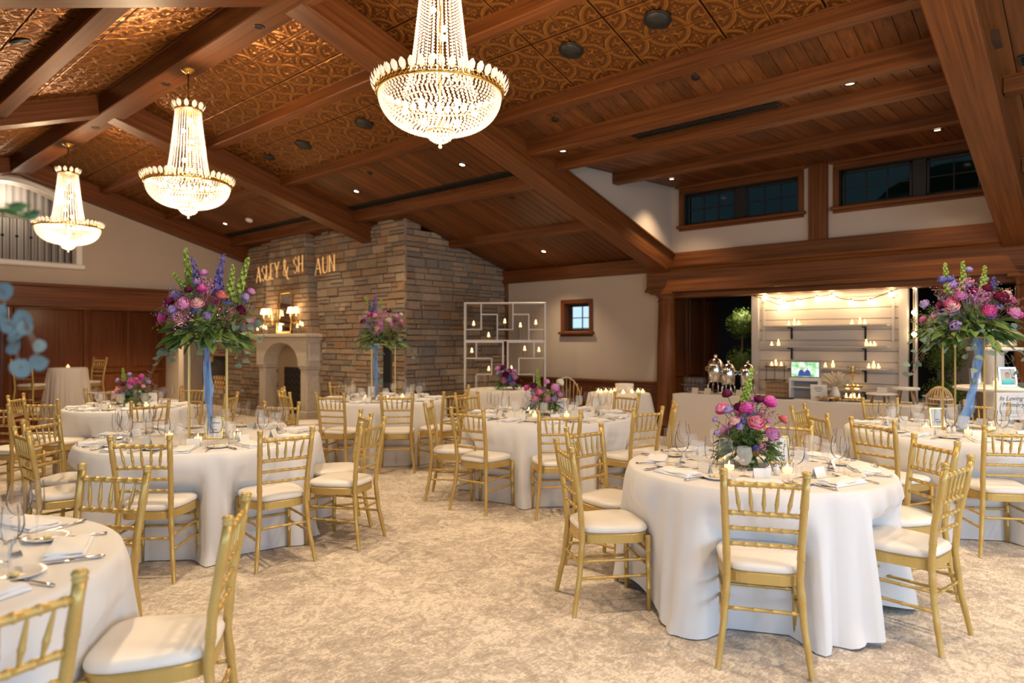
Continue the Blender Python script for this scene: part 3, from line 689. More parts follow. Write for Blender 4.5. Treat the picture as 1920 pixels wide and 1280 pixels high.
def write(s, y0, z0, h, y1, z1, x):
    wd = {c: max(p[0] for st in GL[c] for p in st)+.2 for c in GL}; tot = sum(wd.get(c, .45) for c in s)
    u = 0
    for c in s:
        if c != ' ':
            mb = MB()
            for st in GL[c]:
                for a, b in zip(st, st[1:]):
                    A = []
                    for q in (a, b):
                        fr_ = (u+q[0])/tot; A.append(Vector((x, y0+(y1-y0)*fr_, z0+(z1-z0)*fr_+q[1]*h)))
                    d = A[1]-A[0]; vert = abs(d.z) > abs(d.y); wdt = (.046 if (d.z*(1 if c != 'N' else -1) < 0 or c in 'HLE' and vert) else .023) if vert else .017
                    nrm = Vector((0, -d.z, d.y)).normalized()*wdt/2; e = d.normalized()*.006
                    mb.add([A[0]-e+nrm, A[1]+e+nrm, A[1]+e-nrm, A[0]-e-nrm], [(0,1,2,3)])
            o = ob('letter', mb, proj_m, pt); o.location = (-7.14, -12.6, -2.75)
        u += wd.get(c, .45)
write('ASLEY & SH', 13.62, 2.74, .31, 11.78, 2.86, 7.145); write('AUN', 11.70, 2.79, .31, 11.0, 2.83, 7.345)

# --- gable wall: timber band, balcony rail, panelling
struct(ob('trim_8', MB().bbox((-3.2, YG-.1, 2.13), (XL, YG+.32, 2.55), .015).bbox((-3.2, YG-.14, 2.50), (XL, YG, 2.56), .015), WX))
at_ = MB()
for i in range(K := 20):
    xa, xb = 2.0+2.15*i/K, 2.0+2.15*(i+1)/K; za, zb = arch_z(xa), arch_z(xb)
    at_.add([(xa,YG-.04,za-.005),(xb,YG-.04,zb-.005),(xb,YG-.04,zb+.075),(xa,YG-.04,za+.075),(xa,YG+.05,za-.005),(xb,YG+.05,zb-.005),(xb,YG,zb+.075),(xa,YG,za+.075)], [(0,1,2,3),(0,4,5,1),(3,2,6,7)])
at_.box((4.13, YG-.04, 2.9), (4.22, YG+.05, 3.97)).box((1.93, YG-.04, 2.9), (2.02, YG+.05, 3.97)).bbox((1.88, YG-.09, 2.86), (4.27, YG+.05, 2.95), .02)
struct(ob('trim_9', at_, white_paint))
br = empty('balcony_railing', (3.07, YG+.12, 2.95)); tag(br, 'wrought iron balcony railing with knotted balusters under a pale handrail', 'railing')
ob('handrail', MB().bbox((-1.07, -.04, .77), (1.07, .04, .83), .015), white_paint, br)
for i in range(20):
    x = -1.02+i*.107; mb = MB().rod((x, 0, 0), (x, 0, .78), .008, n=6)
    if i % 2: mb.ball((x, 0, .45), .028, 8, 6)
    ob('baluster', mb, dark_iron, br)
cu = MB(); rr_ = []
for i in range(81):
    x = 1.7+2.8*i/80; d = .022*sin(i*1.9)+.015*sin(i*.7); rr_.append((x, 15.55+d))
cu.add([(x, y, 2.6) for x, y in rr_]+[(x, y, 4.5) for x, y in rr_], [(i, i+1, 82+i, 81+i) for i in range(80)], True); lamp('POINT', 'curtain_fill', (3.07, 15.2, 4.2), 16, (1, .85, .66), shadow_soft_size=.2)  # unseen point lamp added to brighten the curtain
tag(ob('balcony_curtain', cu, curtain_m), 'grey pleated curtain hanging behind the balcony railing', 'curtain')
pw_ = struct(ob('wall_panelling', MB().box((-3.2, YE-.02, 0), (XL, YE+.02, 2.46)), WPAN))
for k, x in enumerate((1.2, 2.65, 4.05, 5.46, 6.42, 7.30)):
    ob('stile', MB().bbox((x, YE-.06, 0), (x+.09, YE-.02, 2.4), .01), WZ, pw_)
    if k < 5:
        x2 = (2.65, 4.05, 5.46, 6.42, 7.30)[k]; ob('panel', MB().bbox((x+.16, YE-.045, .86), (x2-.07, YE-.02, 2.26), .014), WPAN, pw_); ob('panel', MB().bbox((x+.16, YE-.045, .16), (x2-.07, YE-.02, .68), .014), WPAN, pw_)
ob('rail', MB().bbox((-3.2, YE-.07, .73), (XL, YE-.02, .80), .012), WX, pw_); ob('rail', MB().bbox((-3.2, YE-.07, 0), (XL, YE-.02, .10), .012), WX, pw_); ob('rail', MB().bbox((-3.2, YE-.07, 2.34), (XL, YE-.02, 2.46), .012), WX, pw_)
t = empty('wooden_column', (3.42, 16.95, 0)); tag(t, 'dark mahogany column with moulded base under the balcony', 'column')
ob('column_base', MB().bbox((-.24, -.24, 0), (.24, .24, .08), .02).lathe([(.21, .08), (.22, .12), (.17, .17)], 24), WPAN, t); ob('shaft', MB().lathe([(.165, .17), (.16, 1.2), (.14, 2.3)], 28), WPAN, t); ob('capital', MB().bbox((-.2, -.2, 2.3), (.2, .2, 2.46), .02), WPAN, t)
t = empty('pendant_bowl_light', (4.81, 17.0, 2.46)); tag(t, 'shallow glowing bowl light hanging under the balcony', 'lamp')
ob('rod', MB().rod((0, 0, 0), (0, 0, -.12), .01), brass, t); ob('bowl', MB().lathe([(.001, -.24), (.06, -.22), (.15, -.16), (.19, -.12)], 20), shade_m, t)
lamp('POINT', 'bowl_light_glow', (4.81, 17.0, 2.18), 22, (1, .7, .4), shadow_soft_size=.12)
for x in (2.2, 6.2): lamp('SPOT', 'recess_downlight', (x, 17.3, 2.42), 190, (1, .74, .45), (0, 0, 0), spot_size=radians(120), spot_blend=.9, shadow_soft_size=.06)
# dance floor
df = struct(ob('floor_dance', MB().box((-.6, 12.0, 0), (3.9, 16.3, .012)), black))
pk2 = MB().bbox((-.5, -.5, -.5), (.5, .5, .5), .03).mesh('plank'); pk2.materials.append(WFLR)
for i in range(22):
    for j in range(4):
        x = -.6+1.125*j; link('plank', pk2, None, df, (x+.5625, 12.1+i*.195, .014), None, (1.121, .191, .012))

# ================================================================== furniture
# --- chandeliers
def bead_mesh():
    c = []
    for j in range(37):                                   # tapered column of strands
        t = j/36; z = .38+.83*t; r = .25-.122*(t**.6)
        n = 34
        for i in range(n): c.append((r*cos(2*pi*i/n), r*sin(2*pi*i/n), z, .0105))
    for j in range(19):                                   # bowl
        t = j/18; a = t*pi/2*.86; r = .42*cos(a)**.72; z = .37-.26*sin(a)
        n = max(18, int(2*pi*r/.031))
        for i in range(n): c.append((r*cos(2*pi*i/n), r*sin(2*pi*i/n), z, .0122))
    for j in range(7):                                    # little lower cup
        a = j/6*pi/2*.95; r = .095*cos(a); z = .115-.085*sin(a); n = max(6, int(22*cos(a)))
        for i in range(n): c.append((r*cos(2*pi*i/n), r*sin(2*pi*i/n), z, .0105))
    c = np.array(c); o = np.array([(1,0,0),(0,1,0),(-1,0,0),(0,-1,0),(0,0,1),(0,0,-1)], float)
    v = c[:, None, :3]+o[None]*c[:, None, 3:4]
    f = np.array([(0,1,4),(1,2,4),(2,3,4),(3,0,4),(1,0,5),(2,1,5),(3,2,5),(0,3,5)])
    F = (f[None]+np.arange(len(c))[:, None, None]*6).reshape(-1, 3)
    me = bpy.data.meshes.new('bead_strands'); V = v.reshape(-1, 3)
    me.vertices.add(len(V)); me.vertices.foreach_set('co', V.ravel()); me.loops.add(F.size); me.loops.foreach_set('vertex_index', F.ravel())
    me.polygons.add(len(F)); me.polygons.foreach_set('loop_start', np.arange(0, F.size, 3)); me.update(calc_edges=True)
    me.materials.append(crystal); return me
beads = bead_mesh()
lf = MB()
for s_ in (1, -1):
    lf.add([(-.004, 0, 0), (-.018, .006*s_, .025), (-.016, .010*s_, .05), (0, .006*s_, .072), (.016, .010*s_, .05), (.018, .006*s_, .025), (.004, 0, 0), (0, .013*s_, .035)], [(0,1,7),(1,2,7),(2,3,7),(3,4,7),(4,5,7),(5,6,7)], True)
leaf_orn = lf.mesh('glass_leaf'); leaf_orn.materials.append(crystal_leaf)
rimring = MB().tube([(.43*cos(2*pi*i/48), .43*sin(2*pi*i/48), .375) for i in range(48)], .011, 6, True)
for i in range(64):
    a = 2*pi*i/64; rimring.tube([(.442*cos(a+.045*cos(q)), .442*sin(a+.045*cos(q)), .395+.019*sin(q)) for q in [2*pi*k/8 for k in range(8)]], .0045, 4, True)
rimring = rimring.mesh('rim_ring'); topring = MB().tube([(.135*cos(2*pi*i/28), .135*sin(2*pi*i/28), 1.225) for i in range(28)], .011, 6, True).mesh('gold_ring')
lowring = MB().tube([(.09*cos(2*pi*i/28), .09*sin(2*pi*i/28), .112) for i in range(28)], .006, 6, True).mesh('lower_ring')
bulb_me = MB().ball((0, 0, 0), .022, 8, 6).mesh('bulb'); fin_me = MB().ball((0, 0, .035), .022, 10, 6).ball((0, 0, .0), .014, 8, 5).mesh('finial')
for k, (x, y) in enumerate(CH):
    zb = 2.85
    t = empty('crystal_chandelier', (x, y, zb)); t.scale = (1, 1, .955); tag(t, ['beaded crystal chandelier at the top edge, the largest in the picture', 'beaded crystal chandelier, the middle one of three under the ridge', 'beaded crystal chandelier in front of the balcony railing, the smallest'][k], 'chandelier', None)
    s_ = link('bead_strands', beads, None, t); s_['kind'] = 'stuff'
    link('rim_ring', rimring, brass, t); link('gold_ring', topring, brass, t); link('lower_ring', lowring, brass, t); link('finial', fin_me, crystal_leaf, t)
    for i in range(44):
        a = 2*pi*i/44; link('glass_leaf', leaf_orn, None, t, (.443*cos(a), .443*sin(a), .395), (radians(-22), 0, a-pi/2), (1.15,)*3)
    for i in range(12):
        a = 2*pi*i/12; link('glass_leaf', leaf_orn, None, t, (.138*cos(a), .138*sin(a), 1.225), (radians(-18), 0, a-pi/2), (1.25,)*3)
    for i in range(6):
        a = 2*pi*i/6+.3; link('bulb', bulb_me, bulb_m, t, (.24*cos(a), .24*sin(a), .25))
    for i in range(6): link('bulb', bulb_me, bulb_m, t, (.05*cos(i*2.2), .05*sin(i*2.2), .55+i*.11))
    ob('stem', MB().rod((0, 0, .1), (0, 0, (4.46-zb)/.955), .008), brass, t)
    ob('ceiling_rose', MB().lathe([(.02, -.05), (.05, -.03), (.075, -.012), (.08, 0)], 20, (0, 0, (4.462-zb)/.955)), brass, t)
    ob('crown', MB().lathe([(.135, 1.21), (.12, 1.2), (.05, 1.26), (.012, 1.3)], 20), brass, t)

# --- chiavari chair
def chair_proto():
    t = empty('chiavari_chair')
    for s_ in (-1, 1):
        p = [(.200*s_, -.245, 0), (.172*s_, -.205, .22), (.157*s_, -.186, .42), (.163*s_, -.20, .60), (.176*s_, -.252, .895)]
        pts = []; rad = []
        for i in range(len(p)-1):
            for q in range(4):
                u = q/4; pts.append(Vector(p[i]).lerp(Vector(p[i+1]), u)); base = .0135+.0035*min(1, (i+u)/1.6); rad.append(base)
                pts.append(pts[-1]+(Vector(p[i+1])-Vector(p[i]))*.02); rad.append(base*1.13 if q == 2 else base)
        pts.append(Vector(p[-1])); rad.append(.017)
        mb = MB().tube(pts, rad, 8); mb.lathe([(.017, -.002), (.0205, .006), (.0165, .012), (.0215, .018), (.017, .027), (.0005, .030)], 10, p[-1])
        bp_ = ob('back_post', mb, gold, t)
        ob('foot_glide', MB().lathe([(.0005, .0), (.012, .0), (.013, .008)], 8, p[0]), white_paint, bp_)
        ob('front_leg', MB().rod((.185*s_, .192, 0), (.178*s_, .185, .42), .0125, .0175, 8, (.3, .55, .8)), gold, t)
    def bar(name, a, b, r, n=4): ob(name, MB().rod(a, b, r, None, 7, [(i+.5)/n for i in range(n)], .22, .007), gold, t)
    def bx(z): # half width and y of the back at height z
        tt = (z-.42)/.475; return .157+.017*tt**1.3, -.186-.066*tt**1.5
    for nm, z, r in (('crest_rail', .852, .0125), ('back_rail', .715, .011), ('back_rail', .642, .0095), ('back_rail', .568, .0095)):
        w, y = bx(z); bar(nm, (-w, y, z), (w, y, z), r, 6)
    for i in range(5):
        u = (i-2)/2; z0, z1 = .72, .848; (w0, y0), (w1, y1) = bx(z0), bx(z1)
        a, b = Vector((u*w0*.62, y0, z0)), Vector((u*w1*.72, y1, z1))
        ob('spindle', MB().tube([a.lerp(b, q) for q in (0, .1, .3, .34, .38, .55, .9, 1)], [.0045, .006, .0095, .0112, .0095, .0085, .0055, .0045], 6), gold, t)
    # seat frame and pad
    def outline(k, w0=.158, w1=.198, y0=-.19, y1=.20, n=36):
        o = []
        for i in range(n):
            a = 2*pi*i/n; cx, cy = cos(a), sin(a); e = 2/4.5
            ux, uy = math.copysign(abs(cx)**e, cx), math.copysign(abs(cy)**e, cy)
            yy = (y0+y1)/2+uy*(y1-y0)/2*k; ww = w0+(w1-w0)*min(1, max(0, (uy+1)/2*1.6)); o.append((ux*ww*k, yy))
        return o
    mb = MB(); mb.rings([[(x, y, z) for x, y in outline(k)] for k, z in ((.9, .385), (1, .385), (1.0, .43), (.97, .437), (.85, .437))], True, True, False)
    ob('seat_frame', mb, gold, t)
    mb = MB(); mb.rings([[(x, y, z) for x, y in outline(k)] for k, z in ((.94, .436), (1.015, .445), (1.03, .458), (.99, .474), (.90, .482), (.6, .487), (.2, .488))], True, True, True)
    ob('seat_cushion', mb, cushion_m, t)
    for z in (.20, .29):
        for s_ in (-1, 1):
            tt = z/.42; xb = .2-.043*tt; yb = -.245+.059*tt
            bar('stretcher', (s_*xb, yb, z), (s_*.182, .189, z), .0085, 4)
    bar('stretcher', (-.182, .189, .25), (.182, .189, .25), .0085); bar('stretcher', (-.182, .189, .33), (.182, .189, .33), .0085)
    bar('stretcher', (-.166, -.198, .27), (.166, -.198, .27), .0085)
    return t
chair0 = chair_proto(); CK = list(chair0.children)
G1 = 'gold chairs at '
TN = dict(T1='the magenta peony table', T2='the blurred eucalyptus table', T3='the tall delphinium table', T4='the pink rose table', T5='the stone wall table', T6='the panelling table', T7='the buffet side table')
SHORT = {k: v[4:] for k, v in TN.items()}
CLOCK = ['camera edge', 'camera edge a little towards the bar', 'bar corner closer to the camera', 'bar edge', 'bar corner farther off', 'far edge a little towards the bar', 'far edge', 'far edge a little towards the balcony', 'balcony corner farther off', 'balcony edge', 'balcony corner closer to the camera', 'camera edge a little towards the balcony']
CHAIRS = [
 ('T1', 3.27, 1.31, 26, 'back square to the camera at'), ('T1', 3.31, 2.23, 322, 'side on beside the aisle at'), ('T1', 3.83, 2.53, 263, 'behind the aisle chair at'),
 ('T1', 4.01, .85, 81, 'side on, rear legs clear of the cloth, at'), ('T1', 4.59, 1.01, 139, 'half hidden by the front side chair at'), ('T1', 4.91, 1.82, 191, 'behind the flowers and glasses of'),
 ('T4', 4.70, 3.69, 46, 'back square to the camera at'), ('T4', 6.43, 4.25, 172, 'facing the camera, before the votive table, at'), ('T4', 5.35, 3.36, 76, 'with angled back, overlapping the votive table cloth, at'), ('T4', 5.80, 3.42, 122, 'edge on next to the buffet skirt at'),
 ('T4', 4.55, 4.82, 308, 'edge on beside the carpet aisle at'), ('T4', 4.43, 4.30, 8, 'turned, whole seat before the cloth, at'), ('T4', 5.49, 5.36, 269, 'facing the camera across'),
 ('T3', 2.42, 4.38, 81, 'back to the camera, closest to the aisle carpet, at'), ('T3', 2.99, 4.38, 115, 'side on in the aisle, first in line, at'), ('T3', 3.20, 4.80, 158, 'second in the aisle, behind another, at'), ('T3', 3.23, 5.93, 213, 'behind the wine glasses of'),
 ('T3', 1.83, 4.74, 46, 'back to the camera under the white napkins of'), ('T3', 1.46, 5.46, 0, 'edge on near the frame side at'), ('T3', 1.64, 5.95, 307, 'tucked behind the edge on chair at'),
 ('T5', 4.62, 6.80, 25, 'back to the camera before the fireplace pillar at'), ('T5', 4.72, 7.78, 326, 'in front of the dark firebox, nearer the pillar, at'), ('T5', 4.40, 7.22, 350, 'edge on before the firebox at'), ('T5', 5.54, 6.10, 89, 'with side showing past the cloth edge of'), ('T5', 6.12, 6.60, 136, 'low against the stones past'), ('T5', 5.06, 6.32, 50, 'back square to the camera at'), ('T5', 5.66, 8.14, 263, 'mostly hidden behind the glasses of'),
 ('T6', 2.16, 8.90, 325, 'edge on by the dark column at'), ('T6', 2.15, 8.26, 40, 'turned, white seat showing by the dance floor, at'), ('T6', 2.64, 7.40, 91, 'back to the camera behind the tall stand at'), ('T6', 3.66, 8.96, 208, 'seen between the gold stand posts at'), ('T6', 3.47, 7.69, 133, 'edge on by the stone wall base at'), ('T6', 2.96, 9.36, 268, 'behind the low bouquet at'),
 ('T7', 5.86, 1.31, 339, 'turned back, behind the magenta peony glasses, at'), ('T7', 6.03, .71, 32, 'back to the camera at the frame edge at'), ('T7', 6.07, 1.70, 313, 'edge on against the buffet skirt at'), ('T7', 6.47, 1.98, 271, 'behind the edge on chair at'), ('T7', 7.57, 1.69, 222, 'half hidden by glasses before the buffet at'), ('T7', 7.81, 1.0, 178, 'under the memory sign at'),
 ('T2', .93, 3.40, 211, 'across the cloth, facing the camera, at'), ('T2', .96, 2.50, 144, 'large and blurred, side on with wide seat, at'), ('T2', .33, 2.17, 103, 'cut by the frame corner, nearest of all, at'),
]
TBR = dict(T1=(4.06, 1.655, .755), T2=(.16, 3.06, .82), T3=(2.395, 5.393, .875), T4=(5.47, 4.385, .855), T5=(5.549, 7.222, .81), T6=(2.94, 8.564, .665), T7=(6.846, 1.045, .86))
def clear_of_cloth(c):
    tb, x, y, f, ph = c; tx, ty, r = TBR[tb]
    for _ in range(30):
        if hypot(x-tx, y-ty) >= r+(.05 if tb != 'T2' else -.05): break
        x -= .01*cos(radians(f)); y -= .01*sin(radians(f))
    return (tb, x, y, f, ph)
CHAIRS = [clear_of_cloth(c) for c in CHAIRS]
for i, (tb, x, y, f, ph) in enumerate(CHAIRS):
    lab = 'gold chair ' + ph + ' ' + TN[tb]
    if i == 0: o = chair0; o.location = (x, y, 0); o.rotation_euler = (0, 0, radians(f-90)); tag(o, lab, 'chair', G1+TN[tb])
    else: dup(chair0, (x, y, 0), radians(f-90), lab, 'chair', G1+TN[tb], CK)
dup(chair0, (1.69, 7.99, 0), radians(39-90), 'gold chair cut by the frame side with its seat beside the dance floor', 'chair', 'gold chairs by the dance floor', CK)

# --- bar stools at the cocktail table (taller legs, same back)
def stool_proto():
    t = empty('chiavari_bar_stool')
    for c in CK:
        n = c.name.split('.')[0]
        if n in ('foot_glide', 'stretcher'): continue
        if n == 'front_leg': continue
        if n == 'back_post': continue
        d = c.copy(); COL.objects.link(d); d.parent = t; d.location = (0, 0, .28)
    for s_ in (-1, 1):
        ob('back_post', MB().tube([(.205*s_, -.255, 0), (.172*s_, -.205, .5), (.157*s_, -.186, .70), (.163*s_, -.20, .88), (.176*s_, -.252, 1.175)], [.013, .016, .017, .017, .017], 8).ball((.176*s_, -.252, 1.185), .02, 8, 5), gold, t)
        ob('front_leg', MB().rod((.195*s_, .202, 0), (.178*s_, .185, .70), .0125, .0175, 8, (.3, .55, .8)), gold, t)
        for z in (.2, .45): ob('stretcher', MB().rod((.195*s_, -.235, z), (.19*s_, .197, z), .0085), gold, t)
    for z in (.25, .5): ob('stretcher', MB().rod((-.19, .198, z), (.19, .198, z), .0085), gold, t); ob('stretcher', MB().rod((-.185, -.235, z), (.185, -.235, z), .0085), gold, t)
    return t
st = stool_proto(); st.location = (3.30, 14.2, 0); st.rotation_euler = (0, 0, radians(-50)); tag(st, 'gold bar stool with white seat between the dark column and the cocktail table', 'stool', 'gold bar stools')
dup(st, (4.25, 14.50, 0), radians(110), 'gold bar stool behind the cocktail table, only its back showing', 'stool', 'gold bar stools')

# --- cloth-covered round tables
def cloth_mesh(r, h, seed, lobes=11, amp=.085, flare=.06, hem=.0, n=168, sharp=1.6, press=()):
    q = random.Random(seed); ph = [q.uniform(0, 2*pi) for _ in range(6)]
    mb = MB(); rings = []
    def fold(a):
        w = a+.16*sin(2*a+ph[0])+.10*sin(3*a+ph[1])
        f = abs(cos(lobes*w/2+ph[2]))**sharp*(.7+.3*sin(2*w+ph[3]))
        return f+.30*sin(lobes*1.5*w+ph[4])**2+.16*abs(sin(lobes*2.7*w+ph[5]))-.42
    for rr, z in ((.02, 0), (.5, 0), (.85, 0), (.97, 0), (.992, -.003), (1.004, -.012)):
        rings.append([(r*rr*cos(2*pi*j/n), r*rr*sin(2*pi*j/n), h+z) for j in range(n)])
    M = 16
    for i in range(1, M+1):
        s_ = i/M; ring = []
        for j in range(n):
            a = 2*pi*j/n; ff = fold(a); e = s_**.62
            rad = r*1.004+.004+flare*s_+amp*e*ff + (.018*sin(5*a+ph[5])*s_)
            if s_ > .9: rad += .03*(s_-.9)/.1*max(0, sin(17*a+ph[1]))
            zz = h-.012-(h-.012-.006-hem*max(0, sin(3*a+ph[4])))*s_
            for dx, dy, f in press:          # a chair seat or leg pushes the cloth back
                X, Y = rad*cos(a)-dx, rad*sin(a)-dy; lx = X*sin(f)-Y*cos(f); ly = X*cos(f)+Y*sin(f)
                if abs(lx) < .29 and ly < .215 and zz < .66:
                    q_ = min(1, (.66-zz)/.19); w_ = min(1, (.29-abs(lx))/.085); k = q_*q_*(3-2*q_)*w_*w_*(3-2*w_); rad = max(r*.45, rad-k*(.215-ly)/max(.4, -cos(a-f)))
            ring.append((rad*cos(a), rad*sin(a), zz))
        rings.append(ring)
    mb.rings(rings, True, False, True); return mb
table_m = mat('plywood', (.35, .24, .14), .6)
TB = dict(T1=(4.06, 1.655, .755), T2=(.16, 3.06, .82), T3=(2.395, 5.393, .875), T4=(5.47, 4.385, .855), T5=(5.549, 7.222, .81), T6=(2.94, 8.564, .665), T7=(6.846, 1.045, .86))
def round_table(key, x, y, r, label, h=.75, m=linen, seed=1, clabel=None, **kw):
    t = empty('round_table', (x, y, 0)); tag(t, 'round banquet table hidden under ' + clabel, 'table')
    ob('tabletop', MB().lathe([(.001, h-.035), (r-.03, h-.035), (r-.02, h-.02), (r-.03, h-.008), (.001, h-.008)], 40), table_m, t)
    for k in range(4):
        a = pi/4+k*pi/2; ob('leg', MB().rod((r*.6*cos(a), r*.6*sin(a), 0), (r*.6*cos(a), r*.6*sin(a), h-.03), .016), dark_iron, t)
    c = ob('tablecloth', cloth_mesh(r, h, seed, press=[(cx_-x, cy_-y, radians(f_)) for tb_, cx_, cy_, f_, p_ in CHAIRS if tb_ == key], **kw), m, None, (x, y, 0)); tag(c, label, 'tablecloth')
    return c
round_table('T1', *TB['T1'], 'white floor length tablecloth on the magenta peony table', seed=4, clabel='the cloth with the magenta peonies', lobes=12, amp=.125, flare=.06, hem=.06, sharp=1.1)
round_table('T2', *TB['T2'], 'white tablecloth cut off by the frame, big and blurred, nearest of all', seed=9, clabel='the blurred cloth at the frame corner', lobes=13, amp=.10, sharp=1.2)
round_table('T3', *TB['T3'], 'white tablecloth on the tall delphinium table before the fireplace', seed=12, clabel='the cloth with the tall delphiniums', lobes=14, amp=.11, flare=.05, sharp=1.2)
round_table('T4', *TB['T4'], 'white tablecloth on the pink rose table in the middle of the room', seed=15, clabel='the cloth with the pink roses', lobes=13, amp=.11, flare=.05, sharp=1.2)
round_table('T5', *TB['T5'], 'white tablecloth on the table by the stone wall, under tall flowers', seed=18, clabel='the cloth by the stone wall', lobes=13, amp=.07)
round_table('T6', *TB['T6'], 'white tablecloth on the low bouquet table near the dark panelling', seed=21, clabel='the cloth near the dark panelling', lobes=11, amp=.07)
round_table('T7', *TB['T7'], 'white tablecloth under tall flowers beside the bar buffet', seed=24, clabel='the cloth beside the bar buffet', lobes=14, amp=.08)
round_table('T8', 7.967, 7.293, .56, 'ivory cloth on the couple table before the white lattice shelf', seed=27, clabel='the ivory cloth before the lattice', m=linen_ivory, lobes=12, amp=.05)
round_table('T9', 8.499, 5.497, .447, 'ivory cloth on the small round table of glowing votives by the column', seed=30, clabel='the votive covered ivory cloth', m=linen_ivory, lobes=9, amp=.06, flare=.12)
round_table('T10', 3.82, 14.1, .30, 'tall ivory cloth on the cocktail table before the dark panelling', seed=33, clabel='the tall ivory cloth of the cocktail table', h=1.03, m=linen_ivory, lobes=9, amp=.05, flare=.09)

# --- table-setting prototypes (all stand at z = 0 of their own origin)
def glass_proto(name, bowl, stem_h, foot_r, m=glass, n=18, water=None):
    t = empty(name)
    ob('bowl', MB().lathe(bowl, n), m, t)
    if stem_h:
        ob('stem', MB().lathe([(.0045, .004), (.0035, stem_h*.5), (.005, stem_h)], 8), glass, t)
        ob('foot', MB().lathe([(.001, .006), (.012, .004), (foot_r, .001), (foot_r, .0)], n), glass, t)
    return t
wine = glass_proto('wine_glass', [(.004, .088), (.018, .094), (.034, .112), (.042, .138), (.041, .165), (.036, .195), (.033, .212)], .088, .036)
flute = glass_proto('champagne_flute', [(.004, .098), (.016, .108), (.0235, .135), (.025, .165), (.0225, .2), (.0205, .225)], .098, .031)
goblet = glass_proto('water_goblet', [(.004, .062), (.022, .068), (.037, .09), (.0415, .12), (.040, .145), (.036, .165)], .062, .034, frost)
plate = empty('bread_plate'); ob('dish', MB().lathe([(.001, .004), (.045, .004), (.06, .010), (.078, .014), (.080, .013), (.06, .004), (.04, .001), (.001, .001)], 28), china, plate)
ob('butter_pat', MB().bbox((-.03, -.012, .005), (-.005, .012, .018), .003), mat('butter', (.8, .65, .3), .5), plate)
napkin = empty('folded_napkin'); npk = MB()
def pad(mb, w, l, z0, z1, off=(0, 0), wav=.004):
    nx, ny = 6, 10; top = []; 
    vs = [(off[0]+(i/nx-.5)*w, off[1]+(j/ny-.5)*l, z1+wav*sin(i*1.3+j*.9)-(.006 if i in (0, nx) or j in (0, ny) else 0)) for i in range(nx+1) for j in range(ny+1)]
    fs = [(i*(ny+1)+j, (i+1)*(ny+1)+j, (i+1)*(ny+1)+j+1, i*(ny+1)+j+1) for i in range(nx) for j in range(ny)]
    mb.add(vs, fs, True); bd = [i*(ny+1) for i in range(nx+1)]+[nx*(ny+1)+j for j in range(1, ny+1)]+[i*(ny+1)+ny for i in range(nx-1, -1, -1)]+[j for j in range(ny-1, 0, -1)]
    low = [(vs[k][0], vs[k][1], z0) for k in bd]; up = [vs[k] for k in bd]; mb.rings([low, up], False, False, False)
pad(npk, .125, .25, .0, .014); pad(npk, .115, .235, .012, .024, (.004, -.004))
ob('linen_fold', npk, napkin_m, napkin)
knife = empty('table_knife'); ob('handle', MB().tube([(0, -.115, .006), (0, -.10, .006), (0, -.06, .006), (0, -.01, .006)], [.003, .0068, .0055, .004], 6), steel, knife)
ob('blade', MB().bbox((-.002, -.01, .001), (.012, .115, .004), .001), steel, knife)
fork = empty('table_fork'); fk = MB().tube([(0, -.10, .004), (0, -.06, .005), (0, .0, .006), (0, .045, .004)], [.0055, .004, .003, .006], 6)
ob('handle', fk, steel, fork)
for k in range(4): ob('tine', MB().tube([(-.0095+k*.0063, .043, .004), (-.0095+k*.0063, .07, .003), (-.0095+k*.0063, .095, .007)], [.0022, .0018, .0008], 5), steel, fork)
card = empty('place_card'); ob('folded_card', MB().add([(-.045, -.02, 0), (.045, -.02, 0), (.045, .0, .058), (-.045, .0, .058), (.045, .02, 0), (-.045, .02, 0)], [(0,1,2,3),(3,2,4,5)]), paper, card)
ob('script_line', MB().add([(-.022, -.0128, .024), (.022, -.0128, .024), (.022, -.0118, .0262), (-.022, -.0118, .0262)], [(0,1,2,3)]), mat('grey_ink', (.45, .45, .46), .8), card)
votive = empty('glass_votive'); ob('glass_cup', MB().lathe([(.001, .002), (.030, .002), (.033, .065)], 16), bpy.data.materials['clear_glass'], votive); ob('wax', MB().lathe([(.027, .004), (.029, .03), (.001, .03)], 14), candle_wax, votive); flame_at(votive.children[-1] if votive.children[-1].name.startswith('wax') else votive.children[0], .031, .65)
shaker = empty('salt_shaker'); ob('jar', MB().lathe([(.001, 0), (.016, .001), (.017, .03), (.013, .045)], 12, closed=True), china, shaker); ob('cap', MB().lathe([(.0135, .044), (.014, .054), (.008, .062), (.0005, .063)], 12), silver, shaker)
PROTO = {}
for p in (wine, flute, goblet, plate, napkin, knife, fork, card, votive, shaker): PROTO[p.name] = (p, list(p.children), [False])
CATS = dict(wine_glass='wine glass', champagne_flute='flute', water_goblet='goblet', bread_plate='plate', folded_napkin='napkin', table_knife='knife', table_fork='fork', place_card='card', glass_votive='candle', salt_shaker='shaker')
LBL = dict(wine_glass='clear empty wine glass', champagne_flute='slim clear champagne flute', water_goblet='frosty stemmed goblet of iced water', bread_plate='small white bread plate', folded_napkin='folded white napkin', table_knife='silver dinner knife', table_fork='silver dinner fork', place_card='white folded name card', glass_votive='lit glass votive', salt_shaker='small white salt or pepper shaker')
def put(name, loc, rz, where, grp=None, at=None):
    p, k, used = PROTO[name]; lab = LBL[name]+(', '+at if at else ' '+where); g = grp or (CATS[name]+' set '+where)
    if not used[0]:
        used[0] = True; p.location = loc; p.rotation_euler = (0, 0, rz); tag(p, lab, CATS[name], g); return p
    return dup(p, loc, rz, lab, CATS[name], g, k)
WHERE = {k: 'on '+v for k, v in TN.items()}
rt = random.Random(11)
